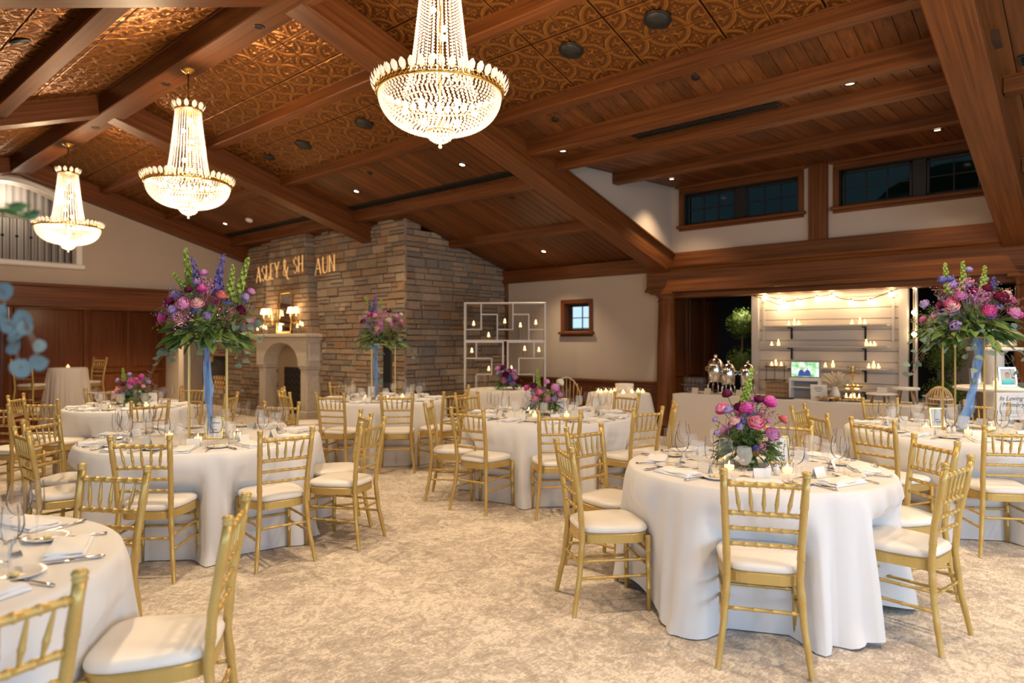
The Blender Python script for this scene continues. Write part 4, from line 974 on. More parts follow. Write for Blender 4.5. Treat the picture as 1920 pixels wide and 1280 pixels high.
SEAT = {k: [math.degrees(atan2(y-TB[k][1], x-TB[k][0])) for tb, x, y, f, ph in CHAIRS if tb == k] for k in TB}
FILL = dict(T1=8, T2=8, T3=10, T4=10, T5=9, T6=8, T7=10)
ZT = .752
for key, (tx, ty, r) in TB.items():
    n = FILL[key]; a0 = SEAT[key][0]
    for i in range(n):
        th = radians(a0+360*i/n); clk = CLOCK[round((math.degrees(th)-221.8)/30) % 12]+', '+SHORT[key]
        # only the part of the blurred table that shows
        px, py = tx+r*cos(th), ty+r*sin(th)
        if key == 'T2' and (px*cos(YAW)-py*sin(YAW))/(px*sin(YAW)+py*cos(YAW)) < -1.05: continue
        def spot(rad, tang): return (tx+(r-rad)*cos(th)-tang*sin(th), ty+(r-rad)*sin(th)+tang*cos(th), ZT)
        rz = th-pi/2+pi      # local +y points to the table centre
        j = lambda s_=.008: rt.uniform(-s_, s_)
        put('folded_napkin', spot(.16+j(), .0+j()), rz+j(.15)+pi/2*(key in ('T1', 'T2')), WHERE[key], None, clk)
        # seen by the sitter facing the centre, "tang" positive is the sitter's left-hand side
        put('table_knife', spot(.16, -.165+j()), rz+pi+j(.1) if False else rz+j(.1), WHERE[key], None, clk)
        put('table_fork', spot(.16, .165+j()), rz+j(.12), WHERE[key], None, clk)
        put('bread_plate', spot(.26, .20+j()) if r > .7 else spot(.26, .17), rz+j(.5), WHERE[key], None, clk)
        put('wine_glass', spot(.33+j(.015), -.16+j()), 0, WHERE[key], None, clk); put('champagne_flute', spot(.30+j(.01), -.245+j()), 0, WHERE[key], None, clk); put('water_goblet', spot(.36+j(.015), -.07+j()), 0, WHERE[key], None, clk)
        put('place_card', spot(.33, .03+j()), rz+pi+j(.25), WHERE[key], None, clk)
    for k in range(4 if r > .7 else 3):
        th = radians(a0+40+95*k); put('glass_votive', (tx+.26*cos(th), ty+.26*sin(th), ZT), 0, WHERE[key], None, 'towards the '+CLOCK[round((math.degrees(th)-221.8)/30) % 12]+', '+SHORT[key])
    for k in range(2): put('salt_shaker', (tx+.30*cos(radians(a0+12))+k*.04, ty+.30*sin(radians(a0+12))-k*.03, ZT), 0, WHERE[key])

# ================================================================== flowers
FM = {}
def patch(mb, f, nu, nv):
    vs = [f(i/nu, j/nv) for i in range(nu+1) for j in range(nv+1)]
    mb.add(vs, [(i*(nv+1)+j, (i+1)*(nv+1)+j, (i+1)*(nv+1)+j+1, i*(nv+1)+j+1) for i in range(nu) for j in range(nv)], True)
def bloom_mesh(kind, color, seed):
    q = random.Random(seed); mb = MB()
    lay = {'peony': [(.2, 4, .98), (.36, 5, .95), (.54, 6, .88), (.74, 7, .76), (.92, 7, .58), (1.0, 6, .3)], 'rose': [(.16, 3, .8), (.34, 4, .78), (.56, 5, .66), (.8, 5, .45), (1., 6, .12)], 'ranunculus': [(.3, 4, .9), (.55, 5, .86), (.8, 6, .7), (1, 7, .5)]}[kind]
    for rad, n, up in lay:
        for k in range(n):
            a0 = 2*pi*(k+q.random()*.6)/n; half = pi/n*1.35; tl = q.uniform(-.06, .06)
            def f(u, v, a0=a0, half=half, rad=rad, up=up, tl=tl):
                a = a0+(u-.5)*2*half; edge = 1-.25*(2*u-1)**4
                rr = rad*(sin(min(v*1.25, 1)*pi/2)**.7)*(1-.22*max(0, up-.4)*v)+.03*sin(9*u+seed)*v
                z = -.62+v*edge*(.62+up*1.05)+tl*v-.12*(1-up)*v*v+.05*sin(7*u+seed+rad*9)*v*v
                return (rr*cos(a), rr*sin(a), z)
            patch(mb, f, 5, 4)
    me = mb.mesh(kind+'_bloom'); me.materials.append(PET[color]); return me
def bloom(kind, color):
    k = (kind, color)
    if k not in FM: FM[k] = bloom_mesh(kind, color, len(FM)+1)
    return FM[k]
def leaf_mesh(name, l, w, m, curl=.25, rnd=False):
    mb = MB()
    def f(u, v):
        ww = w*(sin(pi*min(1, v*1.02))**(.5 if rnd else .75))*(1 if rnd else (1.15-.4*v)); x = (u-.5)*2*ww*.5
        return (x, l*v, -curl*l*v*v+abs(u-.5)*.35*ww)
    patch(mb, f, 4, 6 if not rnd else 7); me = mb.mesh(name); me.materials.append(m); return me
SAL = leaf_mesh('salal_leaf', .13, .062, salal); EUC = leaf_mesh('eucalyptus_leaf', .06, .055, euca, .1, True); EUB = leaf_mesh('eucalyptus_leaf', .058, .056, euca_blue, .08, True)
LONG = leaf_mesh('long_leaf', .15, .05, salal, .3)
def spike_mesh(name, m, n, L_, r0, r1, cup, seed):
    q = random.Random(seed); mb = MB().rod((0, 0, -.12), (0, 0, L_), .0035, .002, 5)
    for i in range(n):
        t = i/n; z = L_*(t**.9); a = i*2.4; rad = r0+(r1-r0)*t; s_ = cup*(1-.55*t)*q.uniform(.85, 1.15)
        c = Vector((rad*cos(a), rad*sin(a), z)); d = Vector((cos(a), sin(a), .35)).normalized(); uu = d.orthogonal().normalized(); ww = d.cross(uu)
        ring0 = [c+(uu*cos(2*pi*k/6)+ww*sin(2*pi*k/6))*s_*.3 for k in range(6)]; ring1 = [c+d*s_*.75+(uu*cos(2*pi*k/6+.2)+ww*sin(2*pi*k/6+.2))*s_*(1.0+.18*(k % 2)) for k in range(6)]
        mb.rings([ring0, ring1], True, False, True)
    me = mb.mesh(name); me.materials.append(m); return me
BELL = spike_mesh('bells_spike', bells, 44, .32, .017, .006, .021, 1); DELP = spike_mesh('delphinium_spike', PET['blue'], 30, .27, .018, .006, .019, 2)
LAVC = None
def cluster_mesh(name, m, n, rad, s_, seed):
    q = random.Random(seed); mb = MB()
    for i in range(n):
        d = Vector((q.gauss(0, 1), q.gauss(0, 1), abs(q.gauss(0, 1))+.15)).normalized(); c = d*rad*q.uniform(.8, 1.05); uu = d.orthogonal().normalized(); ww = d.cross(uu); ph = q.random()*6
        vs = [c]+[c+d*s_*.15+(uu*cos(2*pi*k/8+ph)+ww*sin(2*pi*k/8+ph))*s_*(1 if k % 2 else .45) for k in range(8)]
        mb.add(vs, [(0, k+1, (k+1) % 8+1) for k in range(8)], True)
    me = mb.mesh(name); me.materials.append(m); return me
HYD = {c: cluster_mesh('stock_cluster', PET[c], 46, .042, .016, i+3) for i, c in enumerate(('lavender', 'blue', 'mauve'))}
def spray_mesh(name, seed, col, L_=.26):
    q = random.Random(seed); mb = MB(); tips = []
    for k in range(6):
        d = Vector((q.uniform(-.5, .5), q.uniform(-.5, .5), 1)).normalized(); p = [Vector((0, 0, 0)), d*L_*.5, d*L_*.8+Vector((q.uniform(-.05, .05), q.uniform(-.05, .05), 0)), d*L_+Vector((q.uniform(-.07, .07), q.uniform(-.07, .07), -.01))]
        mb.tube(p, [.002, .0016, .0013, .001], 4)
        for t in range(9):
            c = p[1].lerp(p[3], t/8)+Vector((q.uniform(-.022, .022), q.uniform(-.022, .022), q.uniform(-.02, .02))); tips.append(c)
    for c in tips: mb.ball(c, q.uniform(.004, .0075), 5, 3)
    me = mb.mesh(name); me.materials.append(col); return me
SPR = {c: spray_mesh('wax_flower_spray', i+1, m) for i, (c, m) in enumerate((('pink', PET['mauve']), ('brown', mat('brown_bud', (.28, .12, .10), .7)), ('green', mat('filler_green', (.16, .22, .07), .7)), ('purple', mat('thistle', (.20, .17, .32), .7))))}
CR = Vector((cos(YAW), -sin(YAW), 0)); CF = Vector((sin(YAW), cos(YAW), 0))     # across and away, as seen from the aisle
def orient(d, roll=0., z='z'):
    q = Vector(d).to_track_quat('Z', 'Y'); return (q @ Matrix.Rotation(roll, 3, 'Z').to_quaternion()).to_euler()
def orient_leaf(d, roll=0.):   # leaf's +y along d
    q = Vector(d).to_track_quat('Y', 'Z'); return (q @ Matrix.Rotation(roll, 3, 'Y').to_quaternion()).to_euler()
def arrangement(name, base, label, cat, group, rx, rz_, blooms, spikes, nleaf, neuc, nspray, seed, leafscale=1., euc=EUC, drop=.0, core=.5):
    q = random.Random(seed); t = empty(name, base); tag(t, label, cat, group)
    B = Vector((0, 0, 0))
    # blooms: (across, up, colour, kind, size); depth chosen on the near shell
    for a, u, c, k, s_ in blooms:
        w = max(0, 1-(a/rx)**2-(max(u, 0)/rz_)**2); dep = -rx*.85*math.sqrt(w) if w > 0 else q.uniform(-.03, .03)
        p = CR*a+CF*dep+Vector((0, 0, u)); d = (p-Vector((0, 0, -.05*0))).normalized()+Vector((0, 0, .25))
        o = link(k+'_bloom', bloom(k, c), None, t, p, orient(d, q.random()*6), (s_,)*3)
        ob('stem', MB().tube([p*.96, p*.5+Vector((0, 0, .02)), Vector((0, 0, -.02))], .0025, 5), stem_m, t)
    # the far side, same kinds
    for i in range(len(blooms)//2):
        a, u, c, k, s_ = blooms[i]; p = -CR*a*.8+CF*rx*q.uniform(.4, .75)+Vector((0, 0, u*.8)); link(k+'_bloom', bloom(k, c), None, t, p, orient(p+Vector((0, 0, .1)), 1.), (s_,)*3)
    for a, u, ta, tu, me in spikes:
        p = CR*a+Vector((0, 0, u))+CF*q.uniform(-.06, .06); d = (CR*ta+Vector((0, 0, tu))-CR*a-Vector((0, 0, u)))
        L0 = .32 if me is BELL else .27; link(me.name.split('.')[0], me, None, t, p, orient(d, q.random()*6), (d.length/L0*.5+.5, d.length/L0*.5+.5, d.length/L0))
        ob('stem', MB().tube([p, p*.5, Vector((0, 0, -.02))], .003, 5), stem_m, t)
    for i in range(nleaf):
        a = 2*pi*i*.618; el = q.uniform(-.25, .75)*(1 if i % 3 else .3); rr = rx*q.uniform(core, .82); d = Vector((cos(a)*cos(el), sin(a)*cos(el), sin(el)*.7-drop))
        p = Vector((cos(a)*rr*cos(el)*.8, sin(a)*rr*cos(el)*.8, max(-.03, sin(el)*rz_*.5))); s_ = leafscale*q.uniform(.75, 1.2)
        m = SAL if i % 7 else LONG; link(m.name.split('.')[0], m, None, t, p, orient_leaf(d, q.uniform(-.7, .7)), (s_,)*3)
    for i in range(neuc):
        a = q.uniform(0, 2*pi); n = 5; d = Vector((cos(a), sin(a), q.uniform(-.55, .55))); p0 = d*rx*.55; pts = [Vector((0, 0, 0)), p0]
        for k in range(n):
            p = p0+d*rx*(.10+.13*k)+Vector((0, 0, -.012*k*k*drop*4)); pts.append(p)
            s_ = q.uniform(.7, 1.1)*leafscale*.9
            link('eucalyptus_leaf', euc, None, t, p, orient_leaf(Vector((q.uniform(-1, 1), q.uniform(-1, 1), q.uniform(-.7, .5))), q.uniform(-1, 1)), (s_,)*3)
        ob('twig', MB().tube(pts, .0018, 4), twig, t)
    cols = list(SPR)
    for i in range(nspray):
        a = 2*pi*i*.618+1; el = q.uniform(.1, 1.35); d = Vector((cos(a)*cos(el), sin(a)*cos(el), sin(el))); p = Vector((d.x*rx*.5, d.y*rx*.5, d.z*rz_*.5)); c = cols[i % 4]
        o = link(SPR[c].name.split('.')[0], SPR[c], None, t, p, orient(d, q.random()*6), (q.uniform(.8, 1.25)*max(.6, rx/.4),)*3); o['kind'] = 'stuff'
    for i in range(nspray//3):
        a = 2*pi*i*.618; el = q.uniform(.1, 1.2); c = list(HYD)[i % 2]; p = Vector((cos(a)*cos(el)*rx*.75, sin(a)*cos(el)*rx*.75, sin(el)*rz_*.72)); link('stock_cluster', HYD[c], None, t, p, orient(p, i), (q.uniform(.7, 1.1)*max(.55, rx/.4),)*3)
    # dark leafy heart so that nothing is hollow
    ht = MB()
    for i in range(230):
        d = Vector((q.gauss(0, 1), q.gauss(0, 1), abs(q.gauss(0, .8))-.1)).normalized(); c = Vector((d.x*rx*.58, d.y*rx*.58, d.z*rz_*.58+.02))*q.uniform(.5, 1); u = d.orthogonal().normalized()*rx*.09; w = d.cross(u)
        ht.add([c-u, c+w*.6, c+u*1.2+d*rx*.12, c-w*.6], [(0,1,2,3)])
    o = ob('foliage_heart', ht, salal, t); o['kind'] = 'stuff'
    return t
def flower_stand(loc, w, h, rz, label, m=gold):
    t = empty('flower_stand', loc, rz); tag(t, label, 'stand', 'tall gold flower stands')
    a = w/2; b = .0065
    for sx_ in (-1, 1):
        for sy_ in (-1, 1): ob('post', MB().bbox((sx_*a-b, sy_*a-b, 0), (sx_*a+b, sy_*a+b, h), .0015), m, t)
    for nm, z in (('base_frame', 0), ('top_frame', h-2*b)):
        mb = MB()
        for s_ in (-1, 1): mb.bbox((-a, s_*a-b, z), (a, s_*a+b, z+2*b), .0015).bbox((s_*a-b, -a, z), (s_*a+b, a, z+2*b), .0015)
        ob(nm, mb, m, t)
    ob('top_plate', MB().bbox((-a, -a, h), (a, a, h+.004), .001), glass if m is gold else m, t)
    return t
def ribbon(loc, pts, w, label):
    t = empty('organza_ribbon', loc); tag(t, label, 'ribbon'); q = random.Random(5)
    for k, off in enumerate((0., .018)):
        ps = [Vector(p)+CR*off for p in pts]; mb = MB(); rows = []
        m = 26
        for i in range(m+1):
            f = i/m*(len(ps)-1); j = min(int(f), len(ps)-2); p = ps[j].lerp(ps[j+1], f-j); ww = w*(.45+.55*sin(pi*min(1, .15+i/m*.6)))*(1+.2*sin(i*.9+k*2))
            rows.append([p+CR*ww*(u-.5)+CF*.018*sin(u*9+i*.35+k) for u in (0, .2, .4, .6, .8, 1)])
        n = 6; vs = [p for r in rows for p in r]; mb.add(vs, [(i*n+j, i*n+j+1, (i+1)*n+j+1, (i+1)*n+j) for i in range(m) for j in range(n-1)], True)
        ob('tail', mb, ribbon_m, t)
    for s_ in (-1, 1):
        ps = Vector(pts[0]); mb = MB(); patch(mb, lambda u, v: tuple(ps+CR*s_*(.012+.05*sin(pi*v)*1.1)+Vector((0, 0, .06*(v-.5)*cos(pi*v)*1.2+(u-.5)*.05))+CF*(-.03*sin(2*pi*v)-.01)), 3, 8); ob('bow_loop', mb, ribbon_m, t)
    ob('knot', MB().ball(pts[0], .02, 8, 6), ribbon_m, t)
    return t
pz = lambda px, cx, s_: (px-cx)*s_
# T3 tall arrangement (pixel scale .0042 m)
x3, y3 = TB['T3'][:2]; s3 = .0042
flower_stand((x3+.02, y3-.02, ZT), .27, .76, radians(-48.2+24), 'gold stand with a blue ribbon on the tall delphinium table')
def bl(cx, cy, s_, rows): return [((x-cx)*s_, (cy-y)*s_, c, k, r*s_) for x, y, c, k, r in rows]
def sp(cx, cy, s_, rows): return [((x-cx)*s_, (cy-y)*s_, (tx_-cx)*s_, (cy-ty_)*s_, m) for x, y, tx_, ty_, m in rows]
arrangement('tall_flower_arrangement', (x3+.02, y3-.02, ZT+.77), 'tall arrangement of blue delphinium, green bells and magenta roses on gold stand', 'flowers', 'tall flower arrangements', .36, .46,
 bl(383, 640, s3, [(304,602,'magenta','rose',11),(328,574,'burgundy','ranunculus',11),(366,580,'mauve','ranunculus',13),(390,577,'blush','rose',12),(377,518,'mauve','ranunculus',8),(390,550,'magenta','ranunculus',9),(424,562,'coral','ranunculus',10),(453,588,'burgundy','ranunculus',9),(462,552,'mauve','ranunculus',8),(366,552,'burgundy','ranunculus',8),(322,560,'lavender','ranunculus',11),(370,536,'lavender','rose',8),(345,588,'lavender','ranunculus',9),(410,600,'lavender','ranunculus',8),(455,563,'lavender','ranunculus',9),(362,570,'magenta','ranunculus',6)]),
 sp(383, 640, s3, [(347,562,333,468,BELL),(352,560,318,515,BELL),(366,555,348,485,DELP),(402,560,418,482,DELP),(404,565,402,520,DELP),(425,565,434,502,BELL),(432,570,456,487,BELL)]),
 100, 12, 20, 31, 1.2, drop=.25)
ribbon((x3-.02, y3-.14, ZT), [(-.02, 0, .74), (-.035, .0, .6), (-.02, 0, .4), (-.01, 0, .2), (.0, 0, .015)], .042, 'blue organza ribbon tied to the tall delphinium stand')
# T7 tall arrangement
x7, y7 = TB['T7'][:2]; s7 = .0045; b7 = Vector((x7, y7, ZT))+CR*.08-CF*.03
flower_stand(tuple(b7), .30, .79, radians(-48.2+40), 'gold stand with a trailing blue ribbon beside the bar buffet')
arrangement('tall_flower_arrangement', tuple(b7+Vector((0, 0, .80))), 'tall dark arrangement of magenta, blush and burgundy blooms before the bar', 'flowers', 'tall flower arrangements', .40, .44,
 bl(1808, 640, s7, [(1750,581,'magenta','rose',11),(1768,568,'mauve','rose',11),(1750,588,'blush','rose',13),(1798,598,'magenta','peony',12),(1848,600,'mauve','rose',13),(1887,602,'magenta','ranunculus',8),(1831,573,'burgundy','peony',13),(1787,560,'burgundy','ranunculus',9),(1853,567,'blush','rose',12),(1722,582,'lavender','ranunculus',9),(1774,547,'lavender','ranunculus',12),(1757,537,'blue','ranunculus',9),(1815,556,'burgundy','ranunculus',9),(1840,535,'lavender','ranunculus',8),(1810,517,'lavender','ranunculus',7),(1768,536,'blue','ranunculus',8),(1862,577,'magenta','ranunculus',8)]),
 sp(1808, 640, s7, [(1768,560,1761,504,BELL),(1800,560,1799,500,BELL),(1826,560,1830,510,BELL),(1800,560,1795,540,DELP),(1845,560,1848,530,DELP)]),
 105, 16, 22, 37, 1.25, drop=.3)
ribbon(tuple(b7-CF*.14), [(0, 0, .77), (-.02, .02, .6), tuple(-CR*.06+Vector((0, 0, .4))), tuple(-CR*.11+Vector((0, 0, .2))), tuple(-CR*.17+Vector((0, 0, .02)))], .06, 'long blue organza ribbon trailing from the stand by the bar')
# T5 tall arrangement
x5, y5 = TB['T5'][:2]; s5 = .0070
flower_stand((x5, y5, ZT), .30, .72, radians(-48.2+10), 'gold stand with blue ribbon standing before the stone wall')
arrangement('tall_flower_arrangement', (x5, y5, ZT+.73), 'tall pink and yellow green arrangement on the table before the stone wall', 'flowers', 'tall flower arrangements', .36, .42,
 bl(722, 653, s5, [(697,600,'magenta','rose',6),(711,603,'pink','rose',6),(688,614,'burgundy','ranunculus',6),(724,617,'mauve','rose',5),(742,618,'mauve','rose',5),(748,604,'mauve','ranunculus',6),(758,613,'pink','rose',5),(732,594,'burgundy','ranunculus',5),(690,607,'mauve','ranunculus',5),(737,612,'cream','ranunculus',6),(718,627,'blush','ranunculus',5),(755,600,'cream','ranunculus',4)]),
 sp(722, 653, s5, [(702,600,687,566,BELL),(712,600,717,570,BELL),(706,600,708,562,DELP),(698,605,694,572,DELP)]), 60, 10, 18, 41, 1.15, drop=.3)
ribbon((x5-.12, y5-.02, ZT), [(-.03, 0, .70), (-.04, 0, .5), (-.02, 0, .3), (-.03, 0, .02)], .042, 'pale blue organza ribbon hanging on the stand before the stones')
# T2: stands outside the frame, its branch reaches in
flower_stand((TB['T2'][0], TB['T2'][1], ZT), .27, .76, 0., 'gold stand of the blurred eucalyptus table')
a2 = arrangement('tall_flower_arrangement', (TB['T2'][0], TB['T2'][1], ZT+.77), 'blurred blue eucalyptus branches entering at the frame edge', 'flowers', 'tall flower arrangements', .36, .42,
 [(-.1, .2, 'magenta', 'rose', .05), (.12, .15, 'pink', 'rose', .05), (.0, .3, 'lavender', 'ranunculus', .04), (.2, .25, 'mauve', 'rose', .045)], [(.1, .2, .15, .55, BELL), (-.1, .2, -.12, .5, DELP)], 50, 8, 12, 47, 1., euc=EUB, drop=.2)
def at2(px, py, d): return Vector((0, 0, 1.5))+CF*d+CR*(d*(px-960)/1280)+Vector((0, 0, (639.5-py)*d/1280))
base2 = Vector((TB['T2'][0], TB['T2'][1], ZT+.77)); bp = [Vector((0, 0, 0))]
pts2 = [(-60,520,30),(6,546,28),(4,584,24),(12,606,27),(44,597,28),(48,614,22),(29,628,24),(28,650,24),(40,690,29),(73,678,25),(72,648,20)]
for k, (px, py, s_) in enumerate(pts2):
    p = at2(px, py, 1.45)-base2; bp.append(p); th = k*2.1; yv = CR*cos(th)+Vector((0, 0, sin(th))); nv = (-CF+CR*.3*sin(k*1.7)+Vector((0, 0, .4*cos(k)))).normalized()
    if k == 10: nv = (CR-CF*.35).normalized(); yv = Vector((0, 0, -1))
    xv = yv.cross(nv).normalized(); yv = nv.cross(xv); sz = s_*.0262
    link('eucalyptus_leaf', EUB, None, a2, p-yv*.029*sz, Matrix((xv, yv, nv)).transposed().to_euler(), (sz,)*3)
for e in [(0,1,2,4,5,11), (4,6,7,8,9), (5,10)]: ob('twig', MB().tube([bp[i] for i in e], .0022, 5), twig, a2)
for k, (px, py) in enumerate(((-6, 384), (12, 392), (30, 388), (44, 398), (22, 380), (56, 402))): link('salal_leaf', SAL, None, a2, at2(px-14, py, 1.45)-base2, orient_leaf(CR+Vector((0, 0, -.5+.3*(k % 3)))+CF*.2*(k % 2), .9*k), (.32,)*3)
ob('stem', MB().tube([(0, 0, 0), at2(-120, 430, 1.7)-base2, at2(-45, 386, 1.48)-base2, at2(56, 398, 1.45)-base2], .0025, 5), stem_m, a2)
# low bowls
def bowl(name, loc, r, h, label, m=brass):
    t = empty(name, loc); tag(t, label, 'bowl')
    ob('bowl', MB().lathe([(.001, h*.35), (r*.5, h*.38), (r*.85, h*.6), (r, h*.95), (r*1.05, h), (r*.95, h*.97), (r*.7, h*.7), (.001, h*.6)], 28), m, t); ob('foot', MB().lathe([(r*.55, 0), (r*.5, h*.08), (r*.18, h*.18), (r*.15, h*.36)], 24, closed=True), m, t); return t
c1 = Vector((TB['T1'][0], TB['T1'][1], ZT))-CR*.05; s1 = .00322
bowl('gold_compote', tuple(c1), .085, .11, 'polished gold footed bowl under the magenta peonies')
arrangement('low_flower_arrangement', tuple(c1+Vector((0, 0, .10))), 'low bouquet of magenta peonies, pink roses and lavender in a gold bowl', 'flowers', 'low flower bouquets', .20, .26,
 bl(1412, 852, s1, [(1405,776,'magenta','peony',14),(1454,766,'magenta','peony',14),(1416,799,'pink','rose',16),(1443,820,'mauve','peony',14),(1364,778,'pink','ranunculus',9),(1377,780,'lavender','ranunculus',10),(1380,798,'blush','ranunculus',10),(1386,806,'lavender','ranunculus',8),(1394,775,'burgundy','ranunculus',10),(1434,761,'burgundy','ranunculus',10),(1428,762,'mauve','ranunculus',9),(1377,751,'burgundy','peony',10),(1477,796,'coral','rose',10),(1352,798,'lavender','ranunculus',6),(1353,822,'lavender','ranunculus',6),(1441,797,'mauve','ranunculus',6),(1393,797,'blue','ranunculus',5)]),
 sp(1412, 852, s1, [(1412,770,1428,700,BELL),(1412,772,1418,728,BELL)]), 72, 15, 10, 51, .72, drop=.25, core=.35)
c4 = Vector((TB['T4'][0], TB['T4'][1], ZT))-CR*.05; s4 = .0055
bowl('gold_compote', tuple(c4), .085, .11, 'gold bowl under the pink roses in the middle of the room')
arrangement('low_flower_arrangement', tuple(c4+Vector((0, 0, .10))), 'low bouquet of pink roses and lavender before the white lattice', 'flowers', 'low flower bouquets', .21, .26,
 bl(1022, 757, s4, [(990,725,'magenta','rose',7),(1013,731,'pink','rose',7),(1005,742,'pink','rose',8),(1042,725,'mauve','peony',9),(1028,742,'blush','ranunculus',5),(1027,714,'mauve','ranunculus',6),(1003,722,'burgundy','ranunculus',7),(1050,737,'mauve','ranunculus',6),(1040,744,'lavender','ranunculus',6),(1002,735,'lavender','ranunculus',5),(1052,716,'cream','peony',8)]),
 sp(1022, 757, s4, [(1012,725,1010,690,BELL)]), 60, 10, 9, 57, .7, drop=.25, core=.35)
c6 = Vector((TB['T6'][0], TB['T6'][1], ZT))+CR*.06; s6 = .0062
bowl('gold_compote', tuple(c6), .08, .10, 'gold bowl under the low bouquet near the dark panelling')
arrangement('low_flower_arrangement', tuple(c6+Vector((0, 0, .09))), 'low bouquet of magenta peonies with one green spike near the dark panelling', 'flowers', 'low flower bouquets', .20, .24,
 bl(246, 745, s6, [(258,705,'magenta','peony',6),(248,714,'magenta','peony',6),(237,701,'lavender','ranunculus',5),(270,715,'lavender','ranunculus',5),(235,718,'burgundy','ranunculus',5),(215,712,'lavender','ranunculus',5),(218,730,'pink','rose',6),(219,740,'blush','rose',5),(250,722,'mauve','ranunculus',5),(268,722,'blush','ranunculus',4)]),
 sp(246, 745, s6, [(228,712,226,688,BELL)]), 60, 10, 9, 61, .7, drop=.25, core=.35)
arrangement('low_flower_arrangement', (7.93, 7.20, ZT+.06), 'dark purple bouquet trailing over the couple table before the lattice', 'flowers', 'low flower bouquets', .26, .22,
 bl(945, 735, .0083, [(928,704,'mauve','ranunculus',6),(937,703,'burgundy','ranunculus',7),(930,712,'lavender','ranunculus',6),(943,715,'burgundy','ranunculus',7),(950,722,'blue','ranunculus',7),(960,720,'mauve','ranunculus',6),(965,727,'burgundy','ranunculus',6),(955,730,'lavender','ranunculus',6),(940,725,'mauve','ranunculus',6)]), [], 30, 6, 10, 67, .7, drop=.3)

# --- framed table numbers
def frame_card(loc, rz, w, h, label, lines, lean=.16, easel=True, cat='sign', title=None):
    t = empty('framed_card', loc, rz); t.rotation_euler = (-lean, 0, rz); tag(t, label, cat, None)
    fr = MB(); b = .006
    for A in (((-w/2, -b, 0), (w/2, b, 2*b)), ((-w/2, -b, h-2*b), (w/2, b, h)), ((-w/2, -b, 0), (-w/2+2*b, b, h)), ((w/2-2*b, -b, 0), (w/2, b, h))): fr.bbox(A[0], A[1], .0015)
    ob('frame', fr, brass, t); ob('printed_card', MB().box((-w/2+.012, -.002, .012), (w/2-.012, .001, h-.012)), paper, t)
    if easel: ob('easel_back', MB().rod((0, 0, h*.8), (0, .10, .012), .004), brass, t)
    for k, (z, lw) in enumerate(lines): ob('printed_line', MB().box((-lw/2*w, -.0035, z*h-.003), (lw/2*w, -.002, z*h+.003)), ink, t)
    return t

def text(s, size, loc, rot, m, parent, name='lettering', shear=0., ext=.0005):
    cu_ = bpy.data.curves.new(name, 'FONT'); cu_.body = s; cu_.size = size; cu_.align_x = 'CENTER'; cu_.shear = shear; cu_.extrude = ext; cu_.materials.append(m); cu_.resolution_u = 3
    o = bpy.data.objects.new(name, cu_); COL.objects.link(o); bpy.context.view_layer.update()
    me = bpy.data.meshes.new_from_object(o.evaluated_get(bpy.context.evaluated_depsgraph_get())); bpy.data.objects.remove(o)
    return link(name, me, m, parent, loc, rot)
CAMRZ = -YAW
for key, off, nm in (('T3', (.13, -.12), 'on the tall delphinium table'), ('T4', (.14, -.04), 'on the pink rose table'), ('T6', (.26, -.0), 'on the panelling side table'), ('T1', (.17, .05), 'on the magenta peony table'), ('T5', (-.16, .05), 'on the stone wall table'), ('T7', (-.08, .14), 'on the bar side tall flower table')):
    p = Vector((TB[key][0], TB[key][1], ZT))+CR*off[0]+CF*off[1]
    f = frame_card(tuple(p), CAMRZ+.1, .13, .17, 'gold framed table card with printed sketch '+nm, [(.28, .5), (.4, .3)])
    if key == 'T3':
        ob("printed_line", MB().box((-.035, -.0035, .118), (.035, -.002, .124)), ink, f)

# ================================================================== lattice shelf in the corner
sh0 = Vector((0, 0, 0))+CF*11.8+CR*(11.8*(947-960)/1280)
KX = .001656
def lattice(name, label, boxes, strips, frame):
    t = empty(name, tuple(sh0), -YAW); tag(t, label, 'shelf', 'white lattice shelf units')
    def U(x): return (x-485)*KX
    def Z(y): return 2.17-(y-95)*KX
    x0, y0, x1, y1 = frame; w = .026; D = .15
    for nm, a in (('side_panel', (x0, y0, x0+16, y1)), ('side_panel', (x1-16, y0, x1, y1)), ('top_board', (x0+16, y0, x1-16, y0+14)), ('base_board', (x0+16, y1-14, x1-16, y1))):
        ob(nm, MB().bbox((U(a[0]), -D, Z(a[3])), (U(a[2]), D, Z(a[1])), .004), white_paint, t)
    for a in strips:
        x0_, y0_, x1_, y1_ = a; hz = abs(y1_-y0_) < 3
        if hz: A = (x0_, y0_-5, x1_, y0_+5)
        else: A = (x0_-5, y0_, x0_+5, y1_)
        ob('shelf_board' if hz else 'divider', MB().bbox((U(A[0]), -D+.004, Z(A[3])), (U(A[2]), D-.004, Z(A[1])), .003), white_paint, t)
    return t
lattice('lattice_shelf', 'wide white lattice shelf unit set on top of two others', 0, [(238,109,238,380),(79,375,233,375),(243,218,400,218),(405,213,405,483),(410,375,562,375),(567,109,567,380),(572,218,727,218),(732,213,732,483),(737,375,891,375)], (63, 95, 907, 497))
yb = 95+2.17/KX
lattice('lattice_shelf', 'lower white lattice unit on the side of the stone wall', 0, [(188,512,188,670),(79,675,342,675),(347,670,347,835),(187,840,352,840),(187,845,187,yb-14),(79,1080,182,1080)], (63, 498, 472, yb))
lattice('lattice_shelf', 'lower white lattice unit on the side of the small window', 0, [(785,512,785,667),(628,672,891,672),(628,677,628,833),(521,838,790,838),(785,843,785,yb-14),(790,1080,891,1080)], (505, 498, 907, yb))
